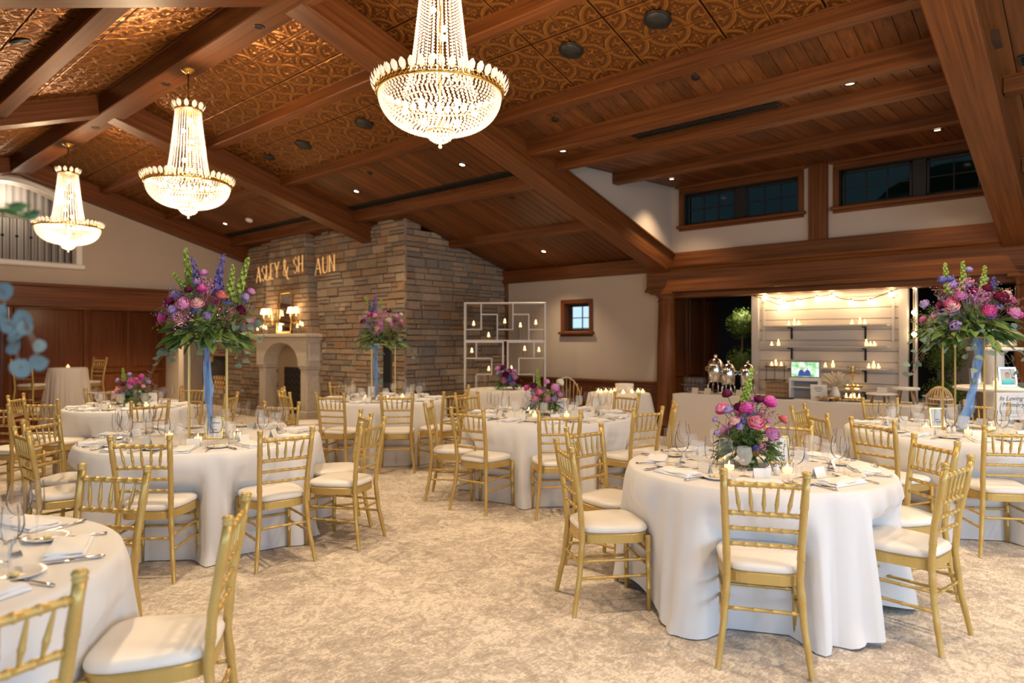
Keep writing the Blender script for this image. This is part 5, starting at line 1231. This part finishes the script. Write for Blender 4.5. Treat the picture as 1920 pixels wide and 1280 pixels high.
for x, y, h, wz, grp in [(157,370,.16,.08,0),(313,483,.14,.07,0),(482,370,.17,.12,0),(645,483,.31,.24,0),(806,370,.15,.1,0),(138,670,.18,.11,1),(393,1385-16,.0,0,9),(690,667,.2,.14,2),(838,667,.19,.12,2),(553,833,.17,.07,2),(725,1385-16,0,0,9),(300,835,.14,.07,1),(725,yb-14,.75,.55,3)]:
    if grp == 9: continue
    if grp == 3: continue
    if x == 300: x = 315
    p = sh0+CR*((x-485)*KX); z = 2.17-(y-6-95)*KX
    hurricane((p.x, p.y, z+.0005), h, .03, wz, 'glass cylinder with floating candle in the white lattice, '+['upper unit', 'lower unit by the stones', 'lower unit by the window'][grp], group='lattice candles '+str(['upper', 'stone side', 'window side'][grp]))

# --- couple table glasses and votive table
for dx, dy in ((-.42, -.1), (-.30, .06)):
    p = Vector((7.967, 7.293, ZT))+CR*dx+CF*dy; put('wine_glass', tuple(p), 0, 'on the couple table before the lattice')
for i, (dx, dy) in enumerate([(-.30,.02),(-.27,-.07),(-.18,.08),(-.12,-.02),(-.05,.12),(.03,-.2),(.18,-.05),(.30,.1),(.34,-.04),(.1,.2)]):
    p = Vector((8.499, 5.497, ZT))+CR*dx+CF*dy; put('glass_votive', tuple(p), 0, 'on the ivory table by the column')
t = empty('white_hat_box', tuple(Vector((8.499, 5.497, ZT))+CR*.10+CF*.12)); tag(t, 'round ivory gift box among the votives by the column', 'box')
ob('box_body', MB().lathe([(.001, 0), (.13, .001), (.13, .10)], 28), linen_ivory, t); ob('lid', MB().lathe([(.134, .08), (.136, .125), (.001, .128)], 28), linen_ivory, t)
put('glass_votive', (3.82, 14.1, 1.032), 0, 'on the tall cocktail table')
# dark speaker column behind the stone wall table
t = empty('column_speaker', (6.30, 8.10, 0), -YAW); tag(t, 'tall dark column loudspeaker standing behind the stone wall table', 'speaker')
ob('speaker_column', MB().bbox((-.06, -.06, .5), (.06, .06, 1.55), .015), mat('brown_black', (.035, .02, .018), .4), t); ob('subwoofer', MB().bbox((-.14, -.16, 0), (.14, .16, .5), .02), black, t); ob('grille', MB().bbox((-.05, -.066, .9), (.05, -.058, 1.52), .003), dark_iron, t)
# pale wicker back on the couple table's chair
t = empty('wicker_chair', tuple(Vector((8.60, 6.55, 0))), radians(125)); tag(t, 'pale rounded wicker chair back rising behind the pink rose bouquet', 'chair')
wk = mat('pale_wicker', (.62, .46, .26), .7)
mb = MB()
for i in range(9):
    u = (i-4)/4; mb.rod((u*.22, -.22, .44), (u*.24, -.30, .90-.14*u*u), .006, None, 5)
ob('back_cane', mb, wk, t)['kind'] = 'stuff'; ob('back_frame', MB().tube([(.24*cos(pi*k/12), -.22-.08*sin(pi*k/12), .46+.46*sin(pi*k/12)) for k in range(13)], .013, 7), wk, t)
ob('seat', MB().bbox((-.24, -.22, .41), (.24, .22, .46), .02), wk, t)
for a in (-.2, .2):
    for b_ in (-.19, .19): ob('leg', MB().rod((a, b_, 0), (a, b_, .41), .014), wk, t)

# ================================================================== bar buffet
bx0, bx1, by0, by1 = 8.78, 9.52, 1.42, 4.78
t = empty('buffet_table', (0, 0, 0)); tag(t, 'long folding buffet table hidden by the white skirt', 'table')
ob('tabletop', MB().bbox((bx0+.02, by0+.02, .715), (bx1-.02, by1-.02, .745), .005), table_m, t)
for x in (bx0+.1, bx1-.1):
    for y in (by0+.15, 2.9, by1-.15): ob('leg', MB().rod((x, y, 0), (x, y, .715), .016), dark_iron, t)
q = random.Random(2); loop = []
def edge(n, a, b): return [(a[0]+(b[0]-a[0])*i/n, a[1]+(b[1]-a[1])*i/n) for i in range(n)]
lp = edge(90, (bx0, by1), (bx0, by0))+edge(20, (bx0, by0), (bx1, by0))+edge(40, (bx1, by0), (bx1, by1))+edge(20, (bx1, by1), (bx0, by1))
cxm, cym = (bx0+bx1)/2, (by0+by1)/2
mb = MB(); rings = []
for s_, z in ((0, .757), (0, .75), (.15, .6), (.5, .35), (1, .01)):
    r_ = []
    for i, (x, y) in enumerate(lp):
        nx = -1 if i < 90 else (0 if i < 110 else (1 if i < 150 else 0)); ny = 0 if i < 90 else (-1 if i < 110 else (0 if i < 150 else 1)); w = .018*s_*(sin(i*.55)+.6*sin(i*.23+1))+.02*s_
        r_.append((x+nx*w, y+ny*w, z))
    rings.append(r_)
rings.insert(0, [(cxm+(x-cxm)*.98, cym+(y-cym)*.995, .7575) for x, y in lp])
mb.rings(rings, True, False, True)
tag(ob('buffet_skirt', mb, mat('buffet_linen', (.66, .60, .54), .85)), 'long pale linen skirt covering the bar buffet', 'tablecloth')
ZB = .7585
# --- shiplap display
ds = empty('shiplap_display', (10.28, 3.18, 0)); tag(ds, 'white shiplap display wall with open shelves behind the buffet', 'display wall')
for k in range(15): ob('plank', MB().bbox((0, -1.0, .02+k*.150), (.03, 1.0, .02+k*.150+.142), .005), ship_paint, ds)
ob('backing', MB().box((.03, -1.03, 0), (.06, 1.03, 2.26)), ship_paint, ds)
for a, b in (((-.035, -1.06, 0), (.06, -.95, 2.27)), ((-.035, .95, 0), (.06, 1.06, 2.27)), ((-.03, -.95, 2.16), (.06, .95, 2.27))): ob('frame_board', MB().bbox(a, b, .006), ship_paint, ds)
for a, b in (((-.012, -.90, 1.5), (0, -.86, 2.1)), ((-.012, .86, 1.5), (0, .90, 2.1)), ((-.012, -.9, 2.08), (0, .9, 2.12))): ob('moulding', MB().bbox(a, b, .003), ship_paint, ds)
SHZ = (1.735, 1.435, 1.135, .84)
for z in SHZ:
    ob('shelf', MB().bbox((-.20, -.85, z-.025), (-.002, .83, z), .004), ship_paint, ds)
    for y in (.46, -.54): ob('bracket', MB().bbox((-.15, y-.012, z-.045), (-.002, y+.012, z-.026), .002).bbox((-.022, y-.012, z-.2), (-.002, y+.012, z-.04), .002), dark_iron, ds)
def tl(y, z, x=10.17, h=.035, r=.024, lab='', grp=''):
    t = empty('tealight_candle', (x, y, z)); tag(t, lab, 'candle', grp); ob('glass_cup', MB().lathe([(.001, .002), (r, .002), (r*1.05, h)], 14), glass, t); cw = ob('wax', MB().lathe([(r*.9, .003), (r*.92, h*.6), (.001, h*.6)], 12), candle_wax, t); flame_at(cw, h*.6, 1.1); return t
SG = ['top shelf of the shiplap wall', 'second shelf of the shiplap wall', 'third shelf of the shiplap wall', 'lowest shelf of the shiplap wall']
for k, ys in enumerate([(3.64, 3.56, 3.5, 2.78, 2.68, 2.62), (3.89, 3.79, 2.6, 2.55, 2.5), (3.89, 3.83, 3.75, 3.13, 3.03, 2.57, 2.51, 2.45), (3.52, 3.40, 2.84, 2.76, 2.71)]):
    for i, y in enumerate(ys):
        tall = (k == 0 and i in (1, 4)) or (k == 1 and i in (1, 2)) or (k == 2 and i in (1, 4, 6))
        tl(y, SHZ[k]+.001, 10.15, .09 if tall else .035, .026, 'lit candle cup on the '+SG[k], 'candles on the '+SG[k])
# --- string lights
BU = [(4.01, 2.155), (3.78, 2.09), (3.78, 2.0), (3.52, 2.07), (3.25, 2.105), (3.05, 2.125), (2.8, 2.04), (2.56, 2.035), (2.3, 2.13)]
t = empty('string_lights', (10.17, 3.18, 2.0)); tag(t, 'festoon string of round glowing bulbs draped across the shiplap wall', 'string lights')
cord = [(4.19, 2.2), (4.01, 2.19), (3.78, 2.12), (3.65, 2.09), (3.52, 2.10), (3.4, 2.12), (3.25, 2.14), (3.05, 2.16), (2.93, 2.10), (2.8, 2.075), (2.68, 2.06), (2.56, 2.07), (2.43, 2.12), (2.3, 2.165), (2.15, 2.23), (2.1, 2.24)]
ob('cord', MB().tube([(0, y-3.18, z-2.0) for y, z in cord], .006, 6).tube([(0, 4.19-3.18, .2), (0, 3.9-3.18, .09), (0, 3.78-3.18, .035), (0, 3.65-3.18, .09)], .005, 6), dark_iron, t)
for y, z in BU:
    bu_ = ob('bulb', MB().ball((0, y-3.18, z-2.0), .031, 12, 8), bulb_m, t); ob('socket', MB().lathe([(.012, .022), (.013, .05), (.005, .055)], 8, (0, y-3.18, z-2.0)), black, bu_)
    lamp('POINT', 'string_bulb_glow', (10.06, y, z), .45, (1, .66, .32), shadow_soft_size=.03)
t = empty('side_string_lights', (10.26, 2.04, 0)); tag(t, 'second light string running down the end of the shiplap wall', 'string lights')
ob('cord', MB().tube([(-.04, 0, 2.26), (-.05, .0, 1.9), (-.04, 0, 1.55), (-.05, 0, 1.2)], .005, 6), dark_iron, t)
for z in (2.22, 1.88, 1.60): ob('bulb', MB().ball((-.06, .0, z), .026, 12, 8), bulb_m, t); lamp('POINT', 'string_bulb_glow', (10.14, 1.97, z), .5, (1, .66, .32), shadow_soft_size=.03)
ob('post', MB().bbox((-.02, -.03, 0), (.03, .02, 2.27), .006), ship_paint, t)

# --- coffee urns
def urn(x, y, s_, h, label, two=False):
    t = empty('coffee_urn', (x, y, ZB)); tag(t, label, 'coffee urn', 'silver coffee urns'); r = .085*s_
    ob('tank', MB().lathe([(r*.93, h*.30), (r, h*.32), (r, h*.70), (r*.97, h*.72)], 32, closed=True), silver, t)
    ob('lid', MB().lathe([(r*.99, h*.72), (r*.95, h*.78), (r*.7, h*.86), (r*.25, h*.90), (r*.12, h*.92), (r*.2, h*.95), (r*.16, h*.985), (.0005, h)], 28), silver, t)
    for k in range(4):
        a = pi/4+k*pi/2; ob('leg', MB().tube([(r*.8*cos(a), r*.8*sin(a), h*.31), (r*1.05*cos(a), r*1.05*sin(a), h*.18), (r*.95*cos(a), r*.95*sin(a), h*.06), (r*1.15*cos(a), r*1.15*sin(a), 0.004)], [.011, .009, .008, .011], 7), silver, t)
    for s2 in (-1, 1):
        ob('handle', MB().tube([(0, s2*r*.98, h*.68), (0, s2*r*1.35, h*.68), (0, s2*r*1.4, h*.60), (0, s2*r*.98, h*.57)], .008, 6), brass if two else silver, t)
    ob('spigot', MB().tube([(-r*.97, 0, h*.36), (-r*1.35, 0, h*.36), (-r*1.4, 0, h*.29)], [.011, .010, .008], 7).rod((-r*1.3, 0, h*.36), (-r*1.3, 0, h*.43), .006), silver, t)
    ob('burner', MB().lathe([(.001, .01), (.03, .01), (.032, .05), (.02, .055), (.001, .055)], 14), black, t)
    return t
urn(9.20, 4.33, 1.25, .56, 'tallest silver coffee urn with domed lid, nearest the oak column', True); urn(9.16, 4.12, 1.05, .48, 'silver coffee urn between the two others on the buffet'); urn(9.2, 3.86, 1.12, .48, 'silver coffee urn nearest the shiplap wall')
for i in range(10):
    t = empty('glass_mug', (9.08+.085*(i//5), 4.48+.062*(i % 5), ZB)); tag(t, 'clear glass mug in the lower layer beside the urns', 'mug', 'lower glass mugs'); ob('cup', MB().lathe([(.022, 0), (.026, .004), (.02, .03), (.032, .07), (.03, .115)], 14, closed=True), glass, t)
tray = tag(ob('mug_tray', MB().bbox((9.03, 4.44, ZB+.117), (9.23, 4.78, ZB+.123), .002), silver), 'flat tray between two layers of glass mugs', 'tray')
for i in range(10):
    t = empty('glass_mug', (9.08+.085*(i//5), 4.48+.062*(i % 5), ZB+.124)); tag(t, 'clear glass mug in the upper layer beside the urns', 'mug', 'upper glass mugs'); ob('cup', MB().lathe([(.022, 0), (.028, .01), (.03, .06), (.027, .10)], 14, closed=True), glass, t)
for k, (y, nm) in enumerate([(4.53, 'before the glass mugs'), (4.34, 'before the tallest urn'), (4.03, 'before the middle urn'), (3.88, 'before the urn by the shiplap')]):
    t = empty('tent_card', (8.98, y, ZB), radians(90)); tag(t, 'small kraft tent card '+nm, 'card'); ob('folded_card', MB().add([(-.05, .025, 0), (.05, .025, 0), (.045, 0, .085), (-.045, 0, .085), (.05, -.025, 0), (-.05, -.025, 0)], [(1,0,3,2),(2,3,5,4)]), mat('kraft_card', (.55, .46, .36), .8), t)
# --- crate, wire stand, monitor, sign, pampas, gold stand, cake stands, riser
t = empty('wooden_crate', (9.25, 3.44, ZB)); tag(t, 'pale wooden box on the buffet beneath the wire stand', 'crate')
for k in range(3): ob('slat', MB().bbox((-.1, -.155, .002+k*.06), (-.088, .155, .057+k*.06), .003), WRAW, t); ob('slat', MB().bbox((.088, -.155, .002+k*.06), (.1, .155, .057+k*.06), .003), WRAW, t)
for s_ in (-1, 1): ob('end_panel', MB().bbox((-.088, s_*.145-.008, 0), (.088, s_*.145+.008, .18), .003), WRAW, t)
ob('lid', MB().bbox((-.1, -.155, .18), (.1, .155, .192), .003), WRAW, t)
t = empty('wire_tier_stand', (9.25, 3.50, ZB+.193)); tag(t, 'two tier wire stand with round trays beside the monitor', 'stand')
for z in (.02, .20): ob('tray', MB().lathe([(.001, z), (.14, z), (.145, z+.015), (.14, z+.012)], 24), mat('bronze', (.22, .14, .07), .35, .8), t)
for k in range(3): a = k*2.1+.4; ob('wire_leg', MB().rod((.13*cos(a), .13*sin(a), 0), (.13*cos(a), .13*sin(a), .27), .004), dark_iron, t)
t = empty('monitor', (9.12, 3.06, 0)); tag(t, 'small monitor showing a garden portrait on a white stand', 'monitor')
sc_m = mat('screen_image', (.1, .1, .1), .4); v, _ = coords(sc_m, (1, 1, 1)); nz = noise(sc_m, v, 14, 3)
L(sc_m, ramp(sc_m, nz, [(.35, (.12, .42, .16)), (.5, (.45, .75, .42)), (.62, (.8, .95, .85))]), P(sc_m).inputs['Emission Color']); P(sc_m).inputs['Emission Strength'].default_value = .9
bz_ = ob('bezel', MB().bbox((-.01, -.185, 1.03), (.02, .185, 1.245), .006), mat('grey_plastic', (.22, .22, .23), .4), t); ob('screen', MB().box((-.0125, -.172, 1.045), (-.009, .172, 1.232)), sc_m, bz_)
fig = mat('screen_figures', (.02, .04, .16), .6, emit=(.03, .06, .22), es=.9); skin_ = mat('screen_faces', (.4, .25, .2), .6, emit=(.55, .36, .3), es=.7)
for y, c in ((.045, fig), (-.03, fig)): ob('pictured_figure', MB().lathe([(.001, 0), (.045, .002), (.034, .06), (.012, .085)], 12, (0, 0, 0), M=Matrix.Translation((-.0125, y, 1.05)) @ Matrix.Diagonal((.03, 1, 1, 1))), c, t); ob('pictured_face', MB().lathe([(.001, -.018), (.014, 0), (.001, .018)], 10, M=Matrix.Translation((-.0132, y, 1.15)) @ Matrix.Diagonal((.03, 1, 1, 1))), skin_, t)
ob('stand_top', MB().bbox((-.05, -.19, .99), (.09, .19, 1.03), .004), white_paint, t); ob('stand_shelf', MB().bbox((-.05, -.18, .90), (.09, .18, .915), .003), white_paint, t)
for y in (-.18, .18): ob('stand_side', MB().bbox((-.05, y-.012, ZB), (.09, y+.012, 1.0), .003), white_paint, t)
ob('stand_back', MB().bbox((.075, -.17, ZB), (.088, .17, .99), .002), mat('grey_board', (.28, .28, .30), .6), t)
t = empty('white_sign', (9.0, 2.85, ZB), radians(92)); t.rotation_euler = (radians(8), 0, radians(-90)); tag(t, 'white lettered sign leaning on the buffet beside the pampas vase', 'sign')
ob('board', MB().bbox((-.10, -.006, 0), (.10, .006, .20), .003), white_paint, t)
for z, w in ((.165, .09), (.145, .11), (.12, .07), (.04, .1)): ob('printed_line', MB().box((-w/2, -.0085, z-.003), (w/2, -.006, z+.003)), ink, t)
t = empty('pampas_vase', (9.2, 2.72, ZB)); tag(t, 'white ribbed vase of cream pampas plumes on the buffet', 'vase')
ob('vase', MB().lathe([(.04, 0), (.055, .03), (.06, .08), (.035, .14), (.03, .16), (.036, .17)], 20, closed=True), white_paint, t)
q = random.Random(4); pm = MB()
for i in range(46):
    a, e = q.uniform(0, 2*pi), q.uniform(.35, 1.45); d = Vector((cos(a)*cos(e), sin(a)*cos(e), sin(e))); p0 = Vector((0, 0, .16)); pm.tube([p0, p0+d*.09, p0+d*.17+Vector((0, 0, -.005)), p0+d*.225+Vector((0, 0, -.015))], [.002, .006, .012, .002], 6)
o = ob('plumes', pm, mat('pampas', (.72, .60, .42), .9), t); o['kind'] = 'stuff'
t = empty('gold_tier_stand', (9.15, 2.50, ZB)); tag(t, 'ornate gold tiered dessert stand with candles on the buffet', 'stand')
ob('stem', MB().lathe([(.012, .03), (.008, .12), (.016, .16), (.008, .22), (.008, .32), (.018, .34), (.010, .37), (.02, .40), (.0005, .46)], 12), brass, t)
for z, r in ((.03, .14), (.17, .115), (.33, .085)): ob('tray', MB().lathe([(.001, z), (r*.9, z), (r, z+.018), (r*.96, z+.012)], 28), brass, t)
for k in range(4): a = k*pi/2+.5; ob('foot', MB().tube([(.10*cos(a), .10*sin(a), .03), (.13*cos(a), .13*sin(a), .015), (.12*cos(a), .12*sin(a), .0)], .008, 6), brass, t)
for k in range(5): a = k*1.256; ob('scroll', MB().tube([(.02*cos(a), .02*sin(a), .40), (.06*cos(a), .06*sin(a), .43), (.07*cos(a), .07*sin(a), .40)], .005, 5), brass, t)
for k in range(4):
    a = k*1.57; tl(2.50+.075*sin(a), ZB+.032+.14*0, 9.15+.075*cos(a), .035, .02, 'lit tealight on the gold tiered stand', 'tealights on the gold stand')
for k, (y, x, r, h) in enumerate([(2.16, 9.1, .17, .10), (2.74, 9.0, .13, .035)]):
    t = empty('cake_stand', (x, y, ZB)); tag(t, ['white cake stand on wooden feet beside the riser stool', 'low gold cake plate before the pampas vase'][k], 'cake stand')
    ob('plate', MB().lathe([(.001, h), (r, h), (r+.005, h+.012), (r, h+.02), (.001, h+.02)], 30), white_paint if k == 0 else brass, t)
    for j in range(3): a = j*2.1; ob('foot', MB().rod((r*.55*cos(a), r*.55*sin(a), h+.002), (r*.7*cos(a), r*.7*sin(a), 0), .014), WRAW if k == 0 else brass, t)
t = empty('white_box_card', (9.12, 2.16, ZB+.121), radians(90)); tag(t, 'small ivory box standing on the white cake stand', 'box'); ob('box_body', MB().bbox((-.05, -.03, 0), (.05, .03, .05), .004), linen_ivory, t); ob('lid', MB().bbox((-.053, -.033, .05), (.053, .033, .062), .003), linen_ivory, t)
t = empty('riser_stool', (9.2, 1.92, ZB)); tag(t, 'small wooden stool riser with white top at the buffet end', 'stool')
ob('top', MB().lathe([(.001, .165), (.14, .165), (.145, .18), (.14, .195), (.001, .195)], 28), white_paint, t)
for k in range(4): a = pi/4+k*pi/2; ob('leg', MB().rod((.09*cos(a), .09*sin(a), .165), (.135*cos(a), .135*sin(a), 0), .013, .010), WRAW, t)
for y, nm in ((3.50, 'before the wooden crate'), (3.27, 'before the monitor stand')):
    o = ob('black_slate_tray', MB().lathe([(.001, .0), (.11, .001), (.115, .008), (.11, .012), (.001, .010)], 26, (8.98, y, ZB)), black); tag(o, 'round black slate tray '+nm, 'tray')
for k, (y, nm) in enumerate([(1.66, 'by the riser stool'), (1.52, 'at the buffet end')]):
    t = empty('small_plate_stand', (8.95 if k else 9.36, y, ZB)); tag(t, 'small white dessert stand with treats '+nm, 'cake stand'); ob('stem', MB().lathe([(.05, 0), (.012, .02), (.012, .07), (.03, .085)], 16, closed=True), china, t); ob('plate', MB().lathe([(.001, .085), (.12, .09), (.125, .10), (.001, .092)], 24), china, t)
    for i in range(6): a = i*1.05; ob('treat', MB().ball((.07*cos(a), .07*sin(a), .112), .02, 8, 5), mat('pastry', (.5, .33, .18), .7), t)
# --- topiaries beside the shiplap wall
def topiary(x, y, label, balls, seed):
    t = empty('topiary_tree', (x, y, 0)); tag(t, label, 'topiary'); q = random.Random(seed)
    ob('planter', MB().lathe([(.001, .01), (.13, .0), (.17, .32), (.18, .34), (.16, .34), (.001, .30)], 24), dark_iron, t); 
    ob('trunk', MB().tube([(0, 0, .28), (.015, .01, .8), (-.01, 0, 1.3), (0, 0, balls[-1][0])], .018, 7).tube([(.03, .0, .3), (-.015, .01, .9), (.02, 0, 1.4), (0, 0, balls[-1][0])], .012, 6), twig, t)
    for z, r in balls:
        mb = MB()
        for i in range(900):
            d = Vector((q.gauss(0, 1), q.gauss(0, 1), q.gauss(0, 1))).normalized(); c = Vector((0, 0, z))+d*r*q.uniform(.72, 1.06); n_ = (d+Vector((q.gauss(0, .5), q.gauss(0, .5), q.gauss(0, .5)))).normalized(); u = n_.orthogonal().normalized()*.02; w = n_.cross(u)*.55
            mb.add([c-u, c+w, c+u, c-w], [(0,1,2,3)])
        o = ob('leaf_ball', mb, boxwood, t); o['kind'] = 'stuff'; ob('ball_core', MB().ball((0, 0, z), r*.72, 12, 8), boxwood, t)
topiary(10.95, 4.68, 'double ball boxwood topiary in the dark alcove beside the urns', [(1.18, .26), (1.80, .26)], 1)
topiary(10.75, 1.78, 'three ball topiary at the end of the shiplap wall', [(.78, .27), (1.30, .26), (1.80, .26)], 2)

# --- memory table
mx_, my_ = 9.35, 1.10-.22
mx_, my_ = 9.10, .98
t = empty('memory_pedestal', (8.52, .98, 0)); tag(t, 'round white pedestal table holding framed portraits', 'table')
ob('table_top', MB().lathe([(.001, 1.0), (.34, 1.0), (.36, 1.015), (.36, 1.03), (.34, 1.04), (.001, 1.04)], 40), white_paint, t); ob('pedestal', MB().lathe([(.22, .02), (.06, .08), (.05, .5), (.06, .95), (.14, 1.0)], 24), white_paint, t); ob('base', MB().lathe([(.001, 0), (.24, 0), (.24, .03), (.001, .03)], 30), white_paint, t)
MC = Vector((8.52, .98, 1.041))
def portrait(off, w, h, label, shirt, rz=0):
    p = MC+CR*off[0]+CF*off[1]; t = empty('portrait_frame', tuple(p), CAMRZ+rz); t.rotation_euler = (-.14, 0, CAMRZ+rz); tag(t, label, 'picture frame'); b = .008
    fr = MB()
    for A in (((-w/2, -b, 0), (w/2, b, .02)), ((-w/2, -b, h-.02), (w/2, b, h)), ((-w/2, -b, 0), (-w/2+.02, b, h)), ((w/2-.02, -b, 0), (w/2, b, h))): fr.bbox(A[0], A[1], .003)
    ob('frame', fr, silver, t); ob('photo', MB().box((-w/2+.018, -.003, .018), (w/2-.018, .002, h-.018)), mat('photo_ground', (.42, .44, .46) if shirt[1] > .3 else (.12, .09, .08), .5), t)
    Mx = lambda z: Matrix.Translation((0, -.0035, z)) @ Matrix.Diagonal((1, .05, 1, 1))
    ob('pictured_shirt', MB().lathe([(.001, 0), (w*.34, .001), (w*.30, h*.22), (w*.10, h*.33)], 14, M=Mx(.02)), mat('photo_shirt', shirt, .6), t)
    ob('pictured_head', MB().lathe([(.001, -h*.14), (w*.10, -h*.09), (w*.13, 0), (w*.10, h*.1), (.001, h*.14)], 14, M=Mx(.02+h*.46)), mat('photo_skin', (.45, .26, .19), .6), t)
    ob('pictured_hair', MB().lathe([(w*.135, h*.03), (w*.12, h*.10), (w*.06, h*.155), (.001, h*.165)], 14, M=Matrix.Translation((0, -.0032, .02+h*.46)) @ Matrix.Diagonal((1, .05, 1, 1))), mat('photo_hair', (.10, .08, .07), .8), t)
    return t
portrait((-.19, -.02), .15, .20, 'framed portrait of a person in a white shirt on the pedestal', (.75, .75, .76), .15); portrait((.10, -.06), .18, .20, 'silver framed portrait of a person in a teal shirt on the pedestal', (.12, .55, .60), -.05)
tl(float((MC+CR*-.05-CF*.1).y), 1.041, float((MC+CR*-.05-CF*.1).x), .10, .03, 'tall lit candle glass between the portraits', 'portrait candle')
# lettered memory sign hanging in front of the pedestal
p = Vector((8.52, .98, 0))-CF*.46+CR*-.17; t = empty('memory_sign', (p.x, p.y, .80), CAMRZ); tag(t, 'white lettered memory sign standing before the pedestal table', 'sign')
ob('board', MB().bbox((-.155, -.004, -.05), (.155, .004, .21), .002), white_paint, t)
text('In Loving', .062, (0, -.006, .135), (pi/2, 0, 0), ink, t, 'lettering', .35); text('Memory', .062, (.02, -.006, .075), (pi/2, 0, 0), ink, t, 'lettering', .35)
for z in (.035, .015, -.02): ob('printed_line', MB().box((-.10, -.0055, z-.002), (.10, -.004, z+.002)), mat('pale_ink', (.3, .3, .32), .7), t)
ob('easel', MB().rod((-.12, .02, -.8), (-.05, .03, .2), .008).rod((.12, .02, -.8), (.05, .03, .2), .008).rod((0, .25, -.8), (0, .03, .2), .008), WRAW, t)
# tall plinth with ruffled lamp-like cake behind
p = Vector((9.24, 1.06, 0)); t = empty('white_plinth', tuple(p)); tag(t, 'tall white plinth column behind the portraits', 'plinth'); ob('shaft', MB().lathe([(.13, 0), (.13, .05), (.095, .08), (.09, 1.35), (.13, 1.40)], 24, closed=True), white_paint, t); ob('plinth_top', MB().lathe([(.001, 1.40), (.26, 1.40), (.27, 1.42), (.26, 1.435), (.001, 1.435)], 36), white_paint, t)
t = empty('ruffled_shade', (9.24, 1.06, 1.437)); tag(t, 'ruffled cream drum on the white plinth behind the bouquet', 'lamp shade')
rf = MB(); rings = []
for k in range(9):
    z = k*.03; rings.append([((.19+.012*(k % 2)+.006*sin(9*2*pi*j/72+k))*cos(2*pi*j/72), (.19+.012*(k % 2)+.006*sin(9*2*pi*j/72+k))*sin(2*pi*j/72), z) for j in range(72)])
rf.rings(rings, True, True, True); ob('ruffles', rf, mat('cream_fabric', (.70, .58, .42), .8), t); ob('base_ring', MB().lathe([(.20, 0), (.205, .012), (.19, .014)], 30), brass, t)
tl(1.20, 1.437, 9.08, .035, .02, 'lit tealight beside the ruffled drum on the plinth', 'plinth tealight')
# wicker dome chair seen behind the bouquet
t = empty('wicker_basket', (9.20, 1.60-.02, ZB)); tag(t, 'domed wicker basket behind the gold stand at the buffet end', 'basket')
mb = MB()
for k in range(12): mb.tube([(.14*cos(a)*cos(2*pi*k/24), .14*cos(a)*sin(2*pi*k/24), .02+.2*sin(a)) for a in [pi*i/10 for i in range(11)]], .006, 5)
o = ob('ribs', mb, wk, t); o['kind'] = 'stuff'; ob('rim', MB().tube([(.14*cos(2*pi*k/24), .14*sin(2*pi*k/24), .02) for k in range(24)], .012, 6, True), wk, t); ob('dome', MB().lathe([(.132, .02), (.12, .09), (.08, .16), (.001, .205)], 20), mat('wicker_weave', (.3, .2, .1), .8), t)
